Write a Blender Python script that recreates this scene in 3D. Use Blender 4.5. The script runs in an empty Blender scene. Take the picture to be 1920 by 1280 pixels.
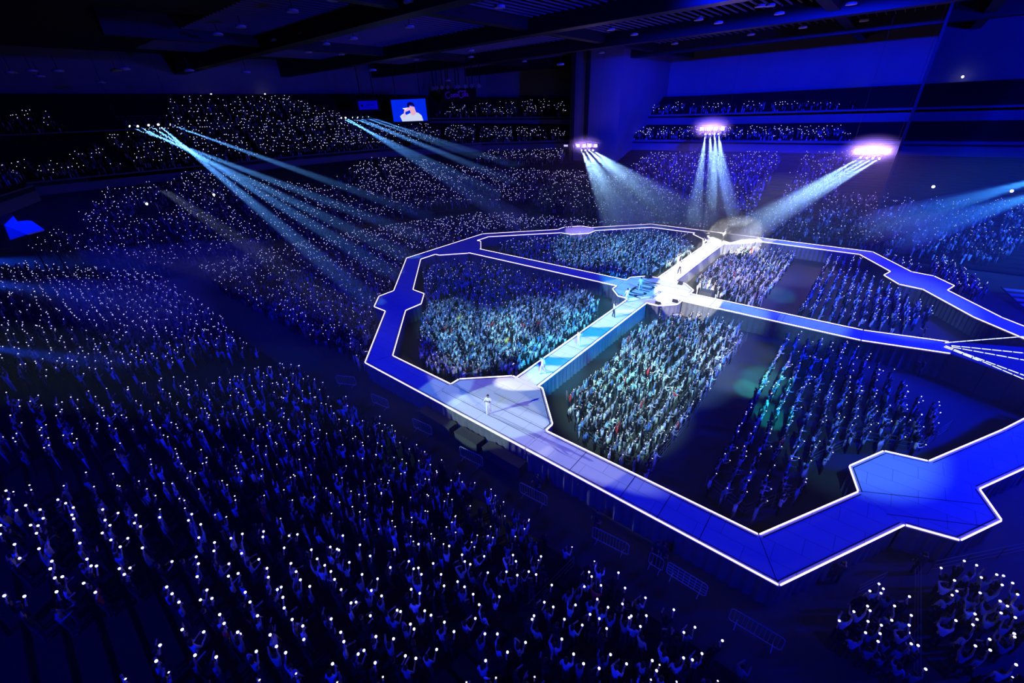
import bpy, bmesh, math, random
import numpy as np
from mathutils import Vector, Matrix
random.seed(7); RNG = np.random.default_rng(7)
C = bpy.context.scene.collection
SC = bpy.context.scene
PI = math.pi

# ------------------------------------------------------------------ camera
CAM = np.array([19.203, -50.517, 22.7])
CF = np.array([-0.57302522, 0.66768618, -0.47522338])
CR = np.array([0.77066577, 0.63625947, -0.0353292])
CU = np.array([-0.27877656, 0.38648292, 0.87915561])
FPX = 795.367
cam = bpy.data.cameras.new('camera'); camo = bpy.data.objects.new('camera', cam); C.objects.link(camo)
M = Matrix.Identity(4)
for r in range(3):
    M[r][0], M[r][1], M[r][2], M[r][3] = CR[r], CU[r], -CF[r], CAM[r]
camo.matrix_world = M
cam.sensor_width = 36; cam.lens = FPX * 36 / 1920; cam.clip_end = 1000; cam.clip_start = .1
SC.camera = camo

def at(px, py, z):
    d = CF + CR * (px - 960) / FPX - CU * (py - 640) / FPX
    return CAM + d * ((z - CAM[2]) / d[2])
def proj(P):
    d = P - CAM; k = d @ CF
    k = np.where(k > .5, k, 1e9)
    return 960 + FPX * (d @ CR) / k, 640 - FPX * (d @ CU) / k, k

# ------------------------------------------------------------------ world, exposure, render
SC.view_settings.view_transform = 'Standard'; SC.view_settings.look = 'None'
SC.view_settings.exposure = 0.0; SC.view_settings.gamma = 1.0; SC.view_settings.use_curve_mapping = False
w = bpy.data.worlds.new('world'); SC.world = w; w.use_nodes = True
w.node_tree.nodes['Background'].inputs[0].default_value = (0, 0, .02, 1)
w.node_tree.nodes['Background'].inputs[1].default_value = .5
cy = SC.cycles
cy.max_bounces = 3; cy.diffuse_bounces = 0; cy.glossy_bounces = 1; cy.transmission_bounces = 2; cy.volume_bounces = 0
cy.transparent_max_bounces = 4; cy.caustics_reflective = False; cy.caustics_refractive = False
cy.sample_clamp_indirect = .6; cy.use_light_tree = True; cy.use_adaptive_sampling = True; cy.adaptive_threshold = 0.02

def lamp(name, kind, loc, power, color, parent=None, **kw):
    l = bpy.data.lights.new(name, kind); l.energy = power; l.color = color
    for k, v in kw.items(): setattr(l, k, v)
    o = bpy.data.objects.new(name, l); C.objects.link(o); o.location = loc
    if parent: o.parent = parent
    return o
def aim(o, target):
    o.rotation_euler = (Vector(target) - Vector(o.location)).to_track_quat('-Z', 'Y').to_euler()

HAZE = .0016
WASH = [((66, 6, 30), (10, 5, 2), 230000, 100), ((60, -4, 30), (34, 2, 0), 260000, 75), ((54, -50, 32), (24, -12, 0), 50000, 80), ((6, 2, 33.8), (-12, 97, 26), 1000000, 68), ((60, 20, 24), (30, 80, 8), 260000, 90), ((70, 0, 10), (5, 30, 38), 300000, 80),
        ((8, -78, 34), (-4, -44, 0), 90000, 75), ((-66, -62, 36.5), (-66, -47, 8), 60000, 100), ((-16, -72, 36), (-28, -5, 0), 90000, 60)]
BLUE = (0.0, 0.006, 1.0)
# unseen lamps added to fill hall, far wall, ceiling and canopy with blue
def wash(src, dst, power, deg=120, blend=.8, r=1.2, col=BLUE):
    l = bpy.data.lights.new('blue_fill_lamp', 'SPOT'); l.energy = power; l.color = col; l.spot_size = math.radians(deg); l.spot_blend = blend; l.shadow_soft_size = r
    o = bpy.data.objects.new('blue_fill_lamp', l); C.objects.link(o); o.location = src
    o.rotation_euler = (Vector(dst) - Vector(src)).to_track_quat('-Z', 'Y').to_euler(); return o
for src, dst, p, deg in WASH: wash(src, dst, p, deg)

# ------------------------------------------------------------------ helpers
def mat(name, color=(.5, .5, .5), rough=.7, emit=None, strength=1., metallic=0., noise=0., nscale=3., attr=None, objcol=False, sample=True, bumps=0.):
    m = bpy.data.materials.new(name); m.use_nodes = True
    nt = m.node_tree; b = nt.nodes['Principled BSDF']
    b.inputs['Base Color'].default_value = (*color, 1); b.inputs['Roughness'].default_value = rough
    b.inputs['Metallic'].default_value = metallic
    b.inputs['Specular IOR Level'].default_value = .25
    if noise:
        tc = nt.nodes.new('ShaderNodeTexCoord'); n = nt.nodes.new('ShaderNodeTexNoise'); n.inputs['Scale'].default_value = nscale
        nt.links.new(tc.outputs['Object'], n.inputs['Vector'])
        r = nt.nodes.new('ShaderNodeMapRange'); r.inputs['To Min'].default_value = 1 - noise; r.inputs['To Max'].default_value = 1 + noise
        nt.links.new(n.outputs['Fac'], r.inputs['Value'])
        mx = nt.nodes.new('ShaderNodeVectorMath'); mx.operation = 'SCALE'; mx.inputs[0].default_value = color
        nt.links.new(r.outputs['Result'], mx.inputs['Scale']); nt.links.new(mx.outputs[0], b.inputs['Base Color'])
    if attr:
        a = nt.nodes.new('ShaderNodeAttribute'); a.attribute_name = attr
        nt.links.new(a.outputs['Color'], b.inputs['Base Color'])
    if objcol:
        a = nt.nodes.new('ShaderNodeObjectInfo'); nt.links.new(a.outputs['Color'], b.inputs['Base Color'])
    if emit:
        b.inputs['Emission Color'].default_value = (*emit, 1); b.inputs['Emission Strength'].default_value = strength
    if not sample: m.cycles.emission_sampling = 'NONE'
    return m
def tag(o, label=None, cat=None, group=None, kind=None):
    if label: o['label'] = label
    if cat: o['category'] = cat
    if group: o['group'] = group
    if kind: o['kind'] = kind
    return o
def empty(name, loc=(0, 0, 0), rz=0., label=None, cat=None, group=None):
    o = bpy.data.objects.new(name, None); C.objects.link(o); o.location = loc; o.rotation_euler = (0, 0, rz)
    return tag(o, label, cat, group)
class MB:
    def __init__(s): s.v = []; s.f = []; s.mi = []
    def add(s, vs, fs, mi=0):
        n = len(s.v); s.v += [tuple(map(float, v)) for v in vs]; s.f += [tuple(i + n for i in f) for f in fs]; s.mi += [mi] * len(fs); return s
    def box(s, a, b, mi=0, M=None):
        x0, y0, z0 = a; x1, y1, z1 = b
        vs = [(x0, y0, z0), (x1, y0, z0), (x1, y1, z0), (x0, y1, z0), (x0, y0, z1), (x1, y0, z1), (x1, y1, z1), (x0, y1, z1)]
        if M is not None: vs = [tuple(M @ Vector(v)) for v in vs]
        return s.add(vs, [(0, 3, 2, 1), (4, 5, 6, 7), (0, 1, 5, 4), (1, 2, 6, 5), (2, 3, 7, 6), (3, 0, 4, 7)], mi)
    def bar(s, p, q, wd, ht=None, mi=0):
        p = Vector(p); q = Vector(q); d = (q - p); L = d.length; ht = ht or wd
        if L < 1e-6: return s
        R = d.to_track_quat('X', 'Z').to_matrix().to_4x4(); R.translation = p
        return s.box((0, -wd / 2, -ht / 2), (L, wd / 2, ht / 2), mi, R)
    def tube(s, pts, rad, n=8, mi=0, cap=True):
        rad = rad if isinstance(rad, (list, tuple)) else [rad] * len(pts)
        P = [Vector(p) for p in pts]; base = len(s.v); vs = []; fs = []
        for i, p in enumerate(P):
            d = (P[min(i + 1, len(P) - 1)] - P[max(i - 1, 0)]).normalized()
            R = d.to_track_quat('Z', 'Y').to_matrix()
            r = rad[i]; rx, ry = r if isinstance(r, tuple) else (r, r)
            for k in range(n):
                a = 2 * PI * k / n; vs.append(tuple(p + R @ Vector((rx * math.cos(a), ry * math.sin(a), 0))))
        for i in range(len(P) - 1):
            for k in range(n):
                fs.append((i * n + k, i * n + (k + 1) % n, (i + 1) * n + (k + 1) % n, (i + 1) * n + k))
        if cap: fs.append(tuple(reversed(range(n)))); fs.append(tuple((len(P) - 1) * n + k for k in range(n)))
        return s.add(vs, fs, mi)
    def prism(s, poly, z0, z1, mi=0):
        n = len(poly); vs = [(x, y, z0) for x, y in poly] + [(x, y, z1) for x, y in poly]
        return s.add(vs, [tuple(reversed(range(n))), tuple(range(n, 2 * n))] + [(i, (i + 1) % n, n + (i + 1) % n, n + i) for i in range(n)], mi)
    def ball(s, c, r, nu=10, nv=6, mi=0):
        rx, ry, rz = r if isinstance(r, tuple) else (r, r, r); vs = [(c[0], c[1], c[2] - rz)]
        for j in range(1, nv):
            t = -PI / 2 + PI * j / nv
            for k in range(nu):
                a = 2 * PI * k / nu; vs.append((c[0] + rx * math.cos(t) * math.cos(a), c[1] + ry * math.cos(t) * math.sin(a), c[2] + rz * math.sin(t)))
        vs.append((c[0], c[1], c[2] + rz)); L = len(vs) - 1
        fs = [(0, 1 + (k + 1) % nu, 1 + k) for k in range(nu)]
        for j in range(nv - 2):
            for k in range(nu):
                a = 1 + j * nu + k; b = 1 + j * nu + (k + 1) % nu; fs.append((a, b, b + nu, a + nu))
        fs += [(L, 1 + (nv - 2) * nu + k, 1 + (nv - 2) * nu + (k + 1) % nu) for k in range(nu)]
        return s.add(vs, fs, mi)
    def build(s, name, mats, parent=None, smooth=False, label=None, cat=None, group=None, kind=None):
        me = bpy.data.meshes.new(name); me.from_pydata(s.v, [], s.f)
        for m in (mats if isinstance(mats, (list, tuple)) else [mats]): me.materials.append(m)
        me.polygons.foreach_set('material_index', s.mi)
        if smooth: me.polygons.foreach_set('use_smooth', [True] * len(s.f))
        o = bpy.data.objects.new(name, me); C.objects.link(o)
        if parent: o.parent = parent
        return tag(o, label, cat, group, kind)
def ray_plane(px, py, p0, n):
    d = CF + CR * (px - 960) / FPX - CU * (py - 640) / FPX
    n = np.array(n, float); return CAM + d * (((np.array(p0, float) - CAM) @ n) / (d @ n))
def inpoly(x, y, poly):
    ins = np.zeros(len(x), bool); n = len(poly)
    for i in range(n):
        x1, y1 = poly[i]; x2, y2 = poly[(i + 1) % n]
        if y1 == y2: continue
        c = ((y1 > y) != (y2 > y)) & (x < (x2 - x1) * (y - y1) / (y2 - y1) + x1); ins ^= c
    return ins
def nearline(x, y, a, b, wd):
    ax, ay = a; bx, by = b; L2 = (bx - ax) ** 2 + (by - ay) ** 2
    t = np.clip(((x - ax) * (bx - ax) + (y - ay) * (by - ay)) / L2, 0, 1)
    return np.hypot(x - ax - t * (bx - ax), y - ay - t * (by - ay)) < wd / 2

# ------------------------------------------------------------------ materials
m_floor = mat('dark_floor', (.04, .04, .045), .6, noise=.25, nscale=.4)
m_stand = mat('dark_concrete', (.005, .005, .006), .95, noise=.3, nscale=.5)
m_wall = mat('painted_wall', (.16, .16, .17), .9, noise=.15, nscale=.15)
m_ceil = mat('ceiling_metal', (.05, .05, .055), .8)
m_slat = mat('ceiling_slat_metal', (.16, .16, .17), .5)
m_pale = mat('pale_lamp_housing', (.6, .6, .62), .6)
m_black = mat('black_metal', (.015, .015, .018), .5)
m_steel = mat('barrier_steel', (.45, .46, .5), .4, metallic=.3)
m_skirt = mat('stage_skirt_cloth', (.10, .10, .13), .9, noise=.25, nscale=2.)
m_led = mat('white_led_strip', (.8, .8, .8), .5, emit=(1., .78, .97), strength=2.4)
m_fence = mat('dull_fence_steel', (.16, .16, .18), .5, metallic=.2)
m_groove = mat('black_rubber', (.01, .01, .012), .8)
m_case = mat('black_case', (.05, .05, .055), .6, noise=.2, nscale=3)
def deck_mat(name, col, ang=0.):
    m = mat(name, col, .75); nt = m.node_tree; b = nt.nodes['Principled BSDF']
    tc = nt.nodes.new('ShaderNodeTexCoord'); mp = nt.nodes.new('ShaderNodeMapping'); mp.inputs['Rotation'].default_value = (0, 0, ang)
    nt.links.new(tc.outputs['Object'], mp.inputs['Vector'])
    br = nt.nodes.new('ShaderNodeTexBrick'); br.offset = .5; br.inputs['Scale'].default_value = 1.
    br.inputs['Brick Width'].default_value = 2.42; br.inputs['Row Height'].default_value = 1.21; br.inputs['Mortar Size'].default_value = .012
    br.inputs['Mortar Smooth'].default_value = .2
    nt.links.new(mp.outputs[0], br.inputs['Vector'])
    c1 = tuple(col) + (1,); c2 = tuple(c * .93 for c in col) + (1,)
    br.inputs['Color1'].default_value = c1; br.inputs['Color2'].default_value = c2; br.inputs['Mortar'].default_value = tuple(c * .35 for c in col) + (1,)
    nt.links.new(br.outputs['Color'], b.inputs['Base Color']); return m
m_deck = deck_mat('grey_stage_deck', (.62, .62, .66))

# ------------------------------------------------------------------ floor, walls, ceiling
MB().box((-140, -110, -.5), (90, 120, 0)).build('floor', m_floor, kind='structure')
MB().box((-142, -112, 38), (92, 122, 38.6)).build('ceiling', m_ceil, kind='structure')
MB().box((-141, -110, -.5), (-140, 120, 38)).build('wall_left', m_wall, kind='structure')
MB().box((89, -110, -.5), (90, 120, 38)).build('wall_right', m_wall, kind='structure')
MB().box((-140, -111, -.5), (90, -110, 38)).build('wall_near', m_wall, kind='structure')

# seating bowl: stations = front point, outward normal, profile type (0 left, 1 far)
PROF = np.array([[(0, .3), (28, 12.5), (28, 14), (40, 21.5), (40, 21.5), (53, 29.5), (55, 31)],
                 [(0, .3), (39, 11.8), (39, 13.6), (48, 17.8), (48, 19.6), (58, 25), (60, 27)]], float)
STN = [((-74, -43), (-.8, -.6), 0), ((-69, -36), (-1, 0), 0), ((-69, -15), (-1, 0), 0), ((-70, 5), (-1, 0), 0), ((-69, 18), (-.93, .36), 0), ((-62, 30), (-.6, .8), .45),
       ((-48, 37), (-.2, .98), .9), ((-30, 37.5), (0, 1), 1), ((0, 37.5), (0, 1), 1), ((70, 37.5), (0, 1), 1)]
def station(i):
    (x, y), n, t = STN[i]; n = np.array(n) / np.hypot(*n); pr = PROF[0] * (1 - t) + PROF[1] * t
    return [(x + n[0] * o, y + n[1] * o, z) for o, z in pr], n
def resample(path_f, path_b, k):
    return [tuple((np.array(f) * (1 - k) + np.array(b) * k)) for f, b in zip(path_f, path_b)]
SS = [station(i)[0] for i in range(len(STN))]
COL = lambda j: [s[j] for s in SS]
corner_U = [(-52, -54, 14.), (-64, -51, 14.), (-76, -49, 14.), (-90, -44, 14.)]
corner_B = [(-52, -80, 30.), (-72, -80, 30.), (-98, -76, 30.), (-114, -60, 29.8)]
def rake(name, pf, pb, rows, mt):
    mb = MB(); n = len(pf)
    for r in range(rows):
        f = resample(pf, pb, r / rows); b = resample(pf, pb, (r + 1) / rows)
        vs = []
        for i in range(n):
            zt = b[i][2]
            vs += [(f[i][0], f[i][1], f[i][2]), (f[i][0], f[i][1], zt), (b[i][0], b[i][1], zt)]
        fs = []
        for i in range(n - 1):
            a = 3 * i; c = 3 * (i + 1); fs += [(a, c, c + 1, a + 1), (a + 1, c + 1, c + 2, a + 2)]
        mb.add(vs, fs)
    return mb.build(name, mt, kind='structure')
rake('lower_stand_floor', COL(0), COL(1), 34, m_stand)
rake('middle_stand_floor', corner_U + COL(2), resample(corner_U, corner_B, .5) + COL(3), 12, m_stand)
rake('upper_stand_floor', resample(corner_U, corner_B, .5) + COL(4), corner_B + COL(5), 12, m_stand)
def fascia(name, a, b, mt, th=.6):
    n = len(a); vs = [tuple(p) for p in a] + [tuple(p) for p in b]
    return MB().add(vs, [(i, i + 1, n + i + 1, n + i) for i in range(n - 1)]).build(name, mt, kind='structure')
m_fascia = mat('stand_front_panel', (.12, .12, .13), .8, noise=.2, nscale=.3)
up = lambda P, dz: [(x, y, z + dz) for x, y, z in P]
fascia('trim_1', [(x, y, z - 1.6) for x, y, z in corner_U] + COL(1), up(corner_U + COL(2), .9), m_fascia)
fascia('trim_2', COL(3), up(COL(4), .9), m_fascia)
wtop = [(x, y, 38.0) for x, y, z in corner_B + COL(6)]
fascia('wall_far', up(corner_B + COL(6), -3), wtop, m_wall)
rake('near_stand_floor', [(-112, -37.2, 0.), (22.3, -37.2, 0.)], [(-112, -60, 5.7), (22.3, -60, 5.7)], 24, m_stand)

# ------------------------------------------------------------------ the stage
S9 = .9
MIR = lambda P: [(x, -y) for x, y in reversed(P)]
ZD = 2.0
def ripple_skirt(mb, a, b, za, zb, z0=0.):
    ax, ay = a; bx, by = b; L = math.hypot(bx - ax, by - ay); nx, ny = (by - ay) / L, -(bx - ax) / L
    n = max(2, int(L / .16)); vs = []
    for i in range(n + 1):
        t = i / n; ph = t * L * 2 * PI / .62; o = -.10 + .045 * math.sin(ph) + .02 * math.sin(ph * .37 + ax)
        zt = za + (zb - za) * t
        vs += [(ax + (bx - ax) * t + nx * o, ay + (by - ay) * t + ny * o, zt - .1), (ax + (bx - ax) * t + nx * (o + .03 * math.sin(ph)), ay + (by - ay) * t + ny * (o + .03 * math.sin(ph)), z0)]
    mb.add(vs, [(2 * i, 2 * i + 1, 2 * i + 3, 2 * i + 2) for i in range(n)])
def section(name, label, poly, closed, z=None, dm=None, led=.06, seams=()):
    """poly counter-clockwise; closed = indexes of the edges that butt on another section; z = height of each corner"""
    P = [(x * S9, y * S9) for x, y in poly]; n = len(P); z = z or [ZD] * n
    cx = sum(p[0] for p in P) / n; cyy = sum(p[1] for p in P) / n
    root = empty(name, (cx, cyy, 0), 0, label, 'stage')
    Q = [(x - cx, y - cyy) for x, y in P]
    # shrink the butting joints a little so the seam shows
    vs = [(x * .9985, y * .9985, zz) for (x, y), zz in zip(Q, z)] + [(x * .9985, y * .9985, zz - .14) for (x, y), zz in zip(Q, z)]
    MB().add(vs, [tuple(range(n)), tuple(reversed(range(n, 2 * n)))] + [(i, n + i, n + (i + 1) % n, (i + 1) % n) for i in range(n)]).build('deck', dm or m_deck, root)
    for i in range(n):
        if i in closed: continue
        a, b = Q[i], Q[(i + 1) % n]; za, zb = z[i], z[(i + 1) % n]
        sk = MB(); ripple_skirt(sk, a, b, za, zb); sk.build('skirt', m_skirt, root)
        L = math.hypot(b[0] - a[0], b[1] - a[1]); ux, uy = (b[0] - a[0]) / L, (b[1] - a[1]) / L; nx, ny = uy, -ux
        g = .06
        pa = (a[0] + ux * g + nx * .0, a[1] + uy * g, za + .012); pb = (b[0] - ux * g, b[1] - uy * g, zb + .012)
        MB().bar(pa, pb, led, .07).build('led_strip', m_led, root)
        o = -.2
        MB().bar((pa[0] + nx * o, pa[1] + ny * o, za + .004), (pb[0] + nx * o, pb[1] + ny * o, zb + .004), .05, .02).build('edge_groove', m_groove, root)
    for (p, q) in seams:
        MB().bar((p[0] * S9 - cx, p[1] * S9 - cyy, ZD + .002), (q[0] * S9 - cx, q[1] * S9 - cyy, ZD + .002), .035, .006).build('seam', m_groove, root)
    return root
near_left = [(-25.8, -27.2), (-16.17, -36.72), (-5.7, -36.72), (-5.7, -34), (-14.95, -34), (-23.7, -25.4)]
near_node = [(-5.7, -36.72), (5.6, -36.72), (5.6, -34), (5.6, -33), (1.8, -29.2), (1.33, -29.3), (-1.33, -29.3), (-1.8, -29.3), (-5.7, -32.9), (-5.7, -34)]
near_right = [(5.6, -36.72), (23.02, -36.72), (28.1, -27.9), (25.7, -26.5), (21.4, -34), (5.6, -34)]
bump_r = [(28.1, -27.9), (30.6, -27.3), (32.6, -24), (31.8, -21.5), (29.3, -20.2), (26.8, -20.8), (25, -24.1), (25.7, -26.5)]
ring_r = [(31.8, -21.5), (36.2, -14.1), (33.7, -12.6), (29.3, -20.2)]
ramp_r = [(36.2, -14.1), (40.2, -7.2), (37.7, -5.6), (33.7, -12.6)]
bump_l = [(-28.4, -27.2), (-25.8, -27.2), (-23.7, -25.4), (-23.7, -22.7), (-26.3, -20), (-29, -19.9), (-31.1, -21.9), (-31.1, -24.5)]
ring_l = [(-31.1, -21.9), (-29, -19.9), (-40.08, -9.2), (-40.08, -5.65), (-42.83, -5.65), (-42.83, -10.3)]
left_node = [(-42.83, -5.65), (-40.08, -5.65), (-39, -5.65), (-35.35, -1.8), (-35.35, -1.48), (-35.35, 1.48), (-35.35, 1.8), (-39, 5.65), (-40.08, 5.65), (-42.83, 5.65)]
spA_n = [(-1.33, -29.3), (1.33, -29.3), (1.33, -4.9), (-1.33, -4.9)]
spA_f = [(-1.33, 4.9), (1.33, 4.9), (1.33, 29.2), (-1.33, 29.2)]
spB_l = [(-35.35, -1.48), (-4.8, -1.48), (-4.8, 1.48), (-35.35, 1.48)]
spB_r = [(4.8, -1.48), (24.1, -1.48), (24.1, 1.48), (4.8, 1.48)]
spB_ramp = [(24.1, -1.48), (31, -1.48), (31, 1.48), (24.1, 1.48)]
centre = [(-4.8, -2.9), (-2.9, -4.9), (-1.33, -4.9), (1.33, -4.9), (2.9, -4.9), (4.8, -2.9), (4.8, -1.48), (4.8, 1.48), (4.8, 2.9), (2.9, 4.9), (1.33, 4.9), (-1.33, 4.9), (-2.9, 4.9), (-4.8, 2.9), (-4.8, 1.48), (-4.8, -1.48)]
def mclosed(closed, n): return {n - 2 - i if n - 2 - i >= 0 else n - 1 for i in closed}
section('runway', 'near-left corner runway, blue-lit deck running up to the pale platform of the singer', near_left, {2, 5}, seams=[((-16.17, -36.7), (-14.95, -34.05))])
section('stage_platform', 'pale spotlit platform where a lone white-clad singer casts three long shadows', near_node, {1, 5, 9}, seams=[((-5.6, -35.3), (5.5, -35.3)), ((-5.6, -34), (5.5, -34)), ((-1.33, -32.6), (5.2, -32.6))])
section('runway', 'long near-side runway right of the lone singer, bending at the bottom corner', near_right, {2, 5}, seams=[((x, -36.65), (x, -34.1)) for x in (9.5, 13.5, 16.1, 18.7)] + [((21.45, -34.1), (22.9, -36.6))])
section('stage_platform', 'eight-sided blue platform on the runway at the bottom right of the ring', bump_r, {7, 3}, seams=[((25.75, -26.4), (31.9, -23.0)), ((27.2, -27.6), (32.2, -24.9))])
section('runway', 'short bright blue runway leaving the lower right platform towards the main stage', ring_r, {1, 3})
section('runway', 'near ramp rising from the right-hand runway onto the main stage', ramp_r, {1, 3}, z=[2, 2.62, 2.62, 2])
section('stage_platform', 'eight-sided dark blue platform on the left bend of the ring', bump_l, {1, 5})
section('runway', 'left side runway between the dark blue eight-sided platform and the left end platform', ring_l, {0, 3})
section('stage_platform', 'wide dark platform at the left end of the long cross runway', left_node, {0, 4, 8})
section('runway', 'left side runway running away from the left end platform to the violet platform', MIR(ring_l), mclosed({0, 3}, 6))
section('stage_platform', 'violet-lit eight-sided platform at the far left of the ring with two dark figures', MIR(bump_l), mclosed({1, 5}, 8))
section('runway', 'far-side runway from the violet platform to the blazing far platform', MIR(near_left), mclosed({2, 5}, 6))
section('stage_platform', 'far platform blazing white under converging spotlights', MIR(near_node), mclosed({1, 5, 9}, 10))
section('runway', 'far-side runway right of the blazing white far platform', MIR(near_right), mclosed({2, 5}, 6))
section('stage_platform', 'eight-sided blue platform at the upper right of the ring', MIR(bump_r), mclosed({7, 3}, 8))
section('runway', 'bright runway leaving the upper right platform towards the main stage', MIR(ring_r), mclosed({1, 3}, 4))
section('runway', 'far ramp rising from the upper right runway onto the main stage', MIR(ramp_r), mclosed({1, 3}, 4), z=[2, 2.62, 2.62, 2])
section('runway', 'cyan and grey patched centre runway between the near platform and the centre stage', spA_n, {0, 2}, seams=[((-1.3, y), (1.3, y)) for y in (-26.4, -23.6, -20.9, -18.1, -15.4, -12.6, -9.9, -7.3)])
section('runway', 'brilliant white runway from the centre stage to the far platform', spA_f, {0, 2}, seams=[((-1.3, y), (1.3, y)) for y in (7.6, 10.4, 13.2, 16, 18.8, 21.6, 24.4)])
section('runway', 'thin blue runway from the left end platform to the centre stage', spB_l, {1, 3})
section('runway', 'pale blue runway from the centre stage towards the main stage', spB_r, {1, 3}, seams=[((x, -1.45), (x, 1.45)) for x in (8.3, 15.9, 16.5)])
section('runway', 'sloping end of the long cross runway joining the fan of light strips', spB_ramp, {1, 3}, z=[2, 2.62, 2.62, 2])
cs = section('centre_stage', 'eight-sided centre stage, half white and half cyan, with huge black lettering', centre, {2, 6, 10, 14}, seams=[((-4.75, 0), (4.75, 0)), ((-4.7, 2.4), (4.7, 2.4)), ((-4.7, -2.4), (4.7, -2.4))])
def text(body, size, loc, rz, mt, parent, name='lettering', sx=1., sy=1., rx=0.):
    cu = bpy.data.curves.new(name, 'FONT'); cu.body = body; cu.size = size; cu.align_x = 'CENTER'; cu.align_y = 'CENTER'; cu.extrude = .004; cu.offset = .012 * size
    o = bpy.data.objects.new('tmp', cu); C.objects.link(o); me = bpy.data.meshes.new_from_object(o.evaluated_get(bpy.context.evaluated_depsgraph_get())); bpy.data.objects.remove(o)
    me.materials.clear(); me.materials.append(mt); me.name = name; o = bpy.data.objects.new(name, me); C.objects.link(o); o.parent = parent
    o.location = loc; o.rotation_euler = (rx, 0, rz); o.scale = (sx, sy, 1); return o
text('ACTION', 1.9, (-1.0, -.55, ZD + .008), PI / 2, m_groove, cs, sx=.86, sy=1.7)
text('STAGE TOUR', .55, (1.1, -1.5, ZD + .008), PI / 2, m_groove, cs, sx=.9, sy=1.2)
# main stage beyond the ramps: a fan of light strips
ms = empty('main_stage', (34, 0, 0), 0, 'dark blue main stage floor at the right edge with a fan of dashed light strips', 'stage')
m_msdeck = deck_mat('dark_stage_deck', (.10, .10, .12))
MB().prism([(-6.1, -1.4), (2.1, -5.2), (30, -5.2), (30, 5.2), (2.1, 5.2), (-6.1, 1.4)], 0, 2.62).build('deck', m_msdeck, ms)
fan = [((27.6, .9), (36, 9.2)), ((28.0, .5), (40, 5.0)), ((28.0, .2), (40, 1.4)), ((28.2, -.3), (39, -6.5)), ((27.6, .2), (33.6, -4.6)), ((27.5, -.1), (29.6, -1.6))]
m_dash = mat('pale_led_dash', (.8, .8, .8), .5, emit=(.82, .92, 1.), strength=1.7)
for k, (a, b) in enumerate(fan):
    a = np.array(a) - (34, 0); b = np.array(b) - (34, 0); L = np.hypot(*(b - a)); u = (b - a) / L; t = 0; mb = MB(); gr = MB()
    while t < L - .1:
        e = min(t + .62, L); mb.bar((*(a + u * t), 2.64), (*(a + u * e), 2.64), .06, .04); t += .72
    mb.build('led_strip', m_dash, ms)
    nrm = np.array([-u[1], u[0]]) * .11
    MB().bar((*(a + nrm), 2.63), (*(b + nrm), 2.63), .06, .03).build('edge_groove', m_groove, ms)
st = empty('stage_steps', (36.2, 26, 0), .25, 'pale blue open-riser steps by the right edge beyond the upper right platform', 'steps')
for k in range(6): MB().box((-1.2, -6 + k * 1.5, .25 + .1 * k), (1.2, -5.3 + k * 1.5, .33 + .1 * k)).build('step', m_steel, st)
MB().bar((-1.2, -6.2, 0.1), (-1.2, 2.6, .8), .08).bar((1.2, -6.2, .1), (1.2, 2.6, .8), .08).build('stringer', m_black, st)

# ------------------------------------------------------------------ people
HEIGHT = 1.66
def arm(side, kind):
    s = side
    if kind == 'up':    return [(s * .26, .04, 1.46, .042), (s * .23, .12, 1.68, .034), (s * .22, .15, 1.76, .03)]
    if kind == 'high':  return [(s * .22, .02, 1.58, .042), (s * .20, .05, 1.82, .034), (s * .20, .06, 1.90, .03)]
    if kind == 'fore':  return [(s * .23, .10, 1.16, .042), (s * .18, .32, 1.26, .034), (s * .16, .39, 1.30, .03)]
    if kind == 'mic':   return [(s * .27, .12, 1.2, .042), (s * .10, .24, 1.42, .034), (s * .06, .22, 1.47, .03)]
    if kind == 'out':   return [(s * .42, .04, 1.38, .042), (s * .64, .10, 1.42, .034), (s * .72, .12, 1.43, .03)]
    if kind == 'cross': return [(s * .28, .06, 1.62, .042), (s * .08, .08, 1.74, .034), (s * .02, .08, 1.76, .03)]
    return [(s * .24, -.02, 1.12, .042), (s * .25, .05, .90, .034), (s * .25, .07, .82, .03)]
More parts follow.
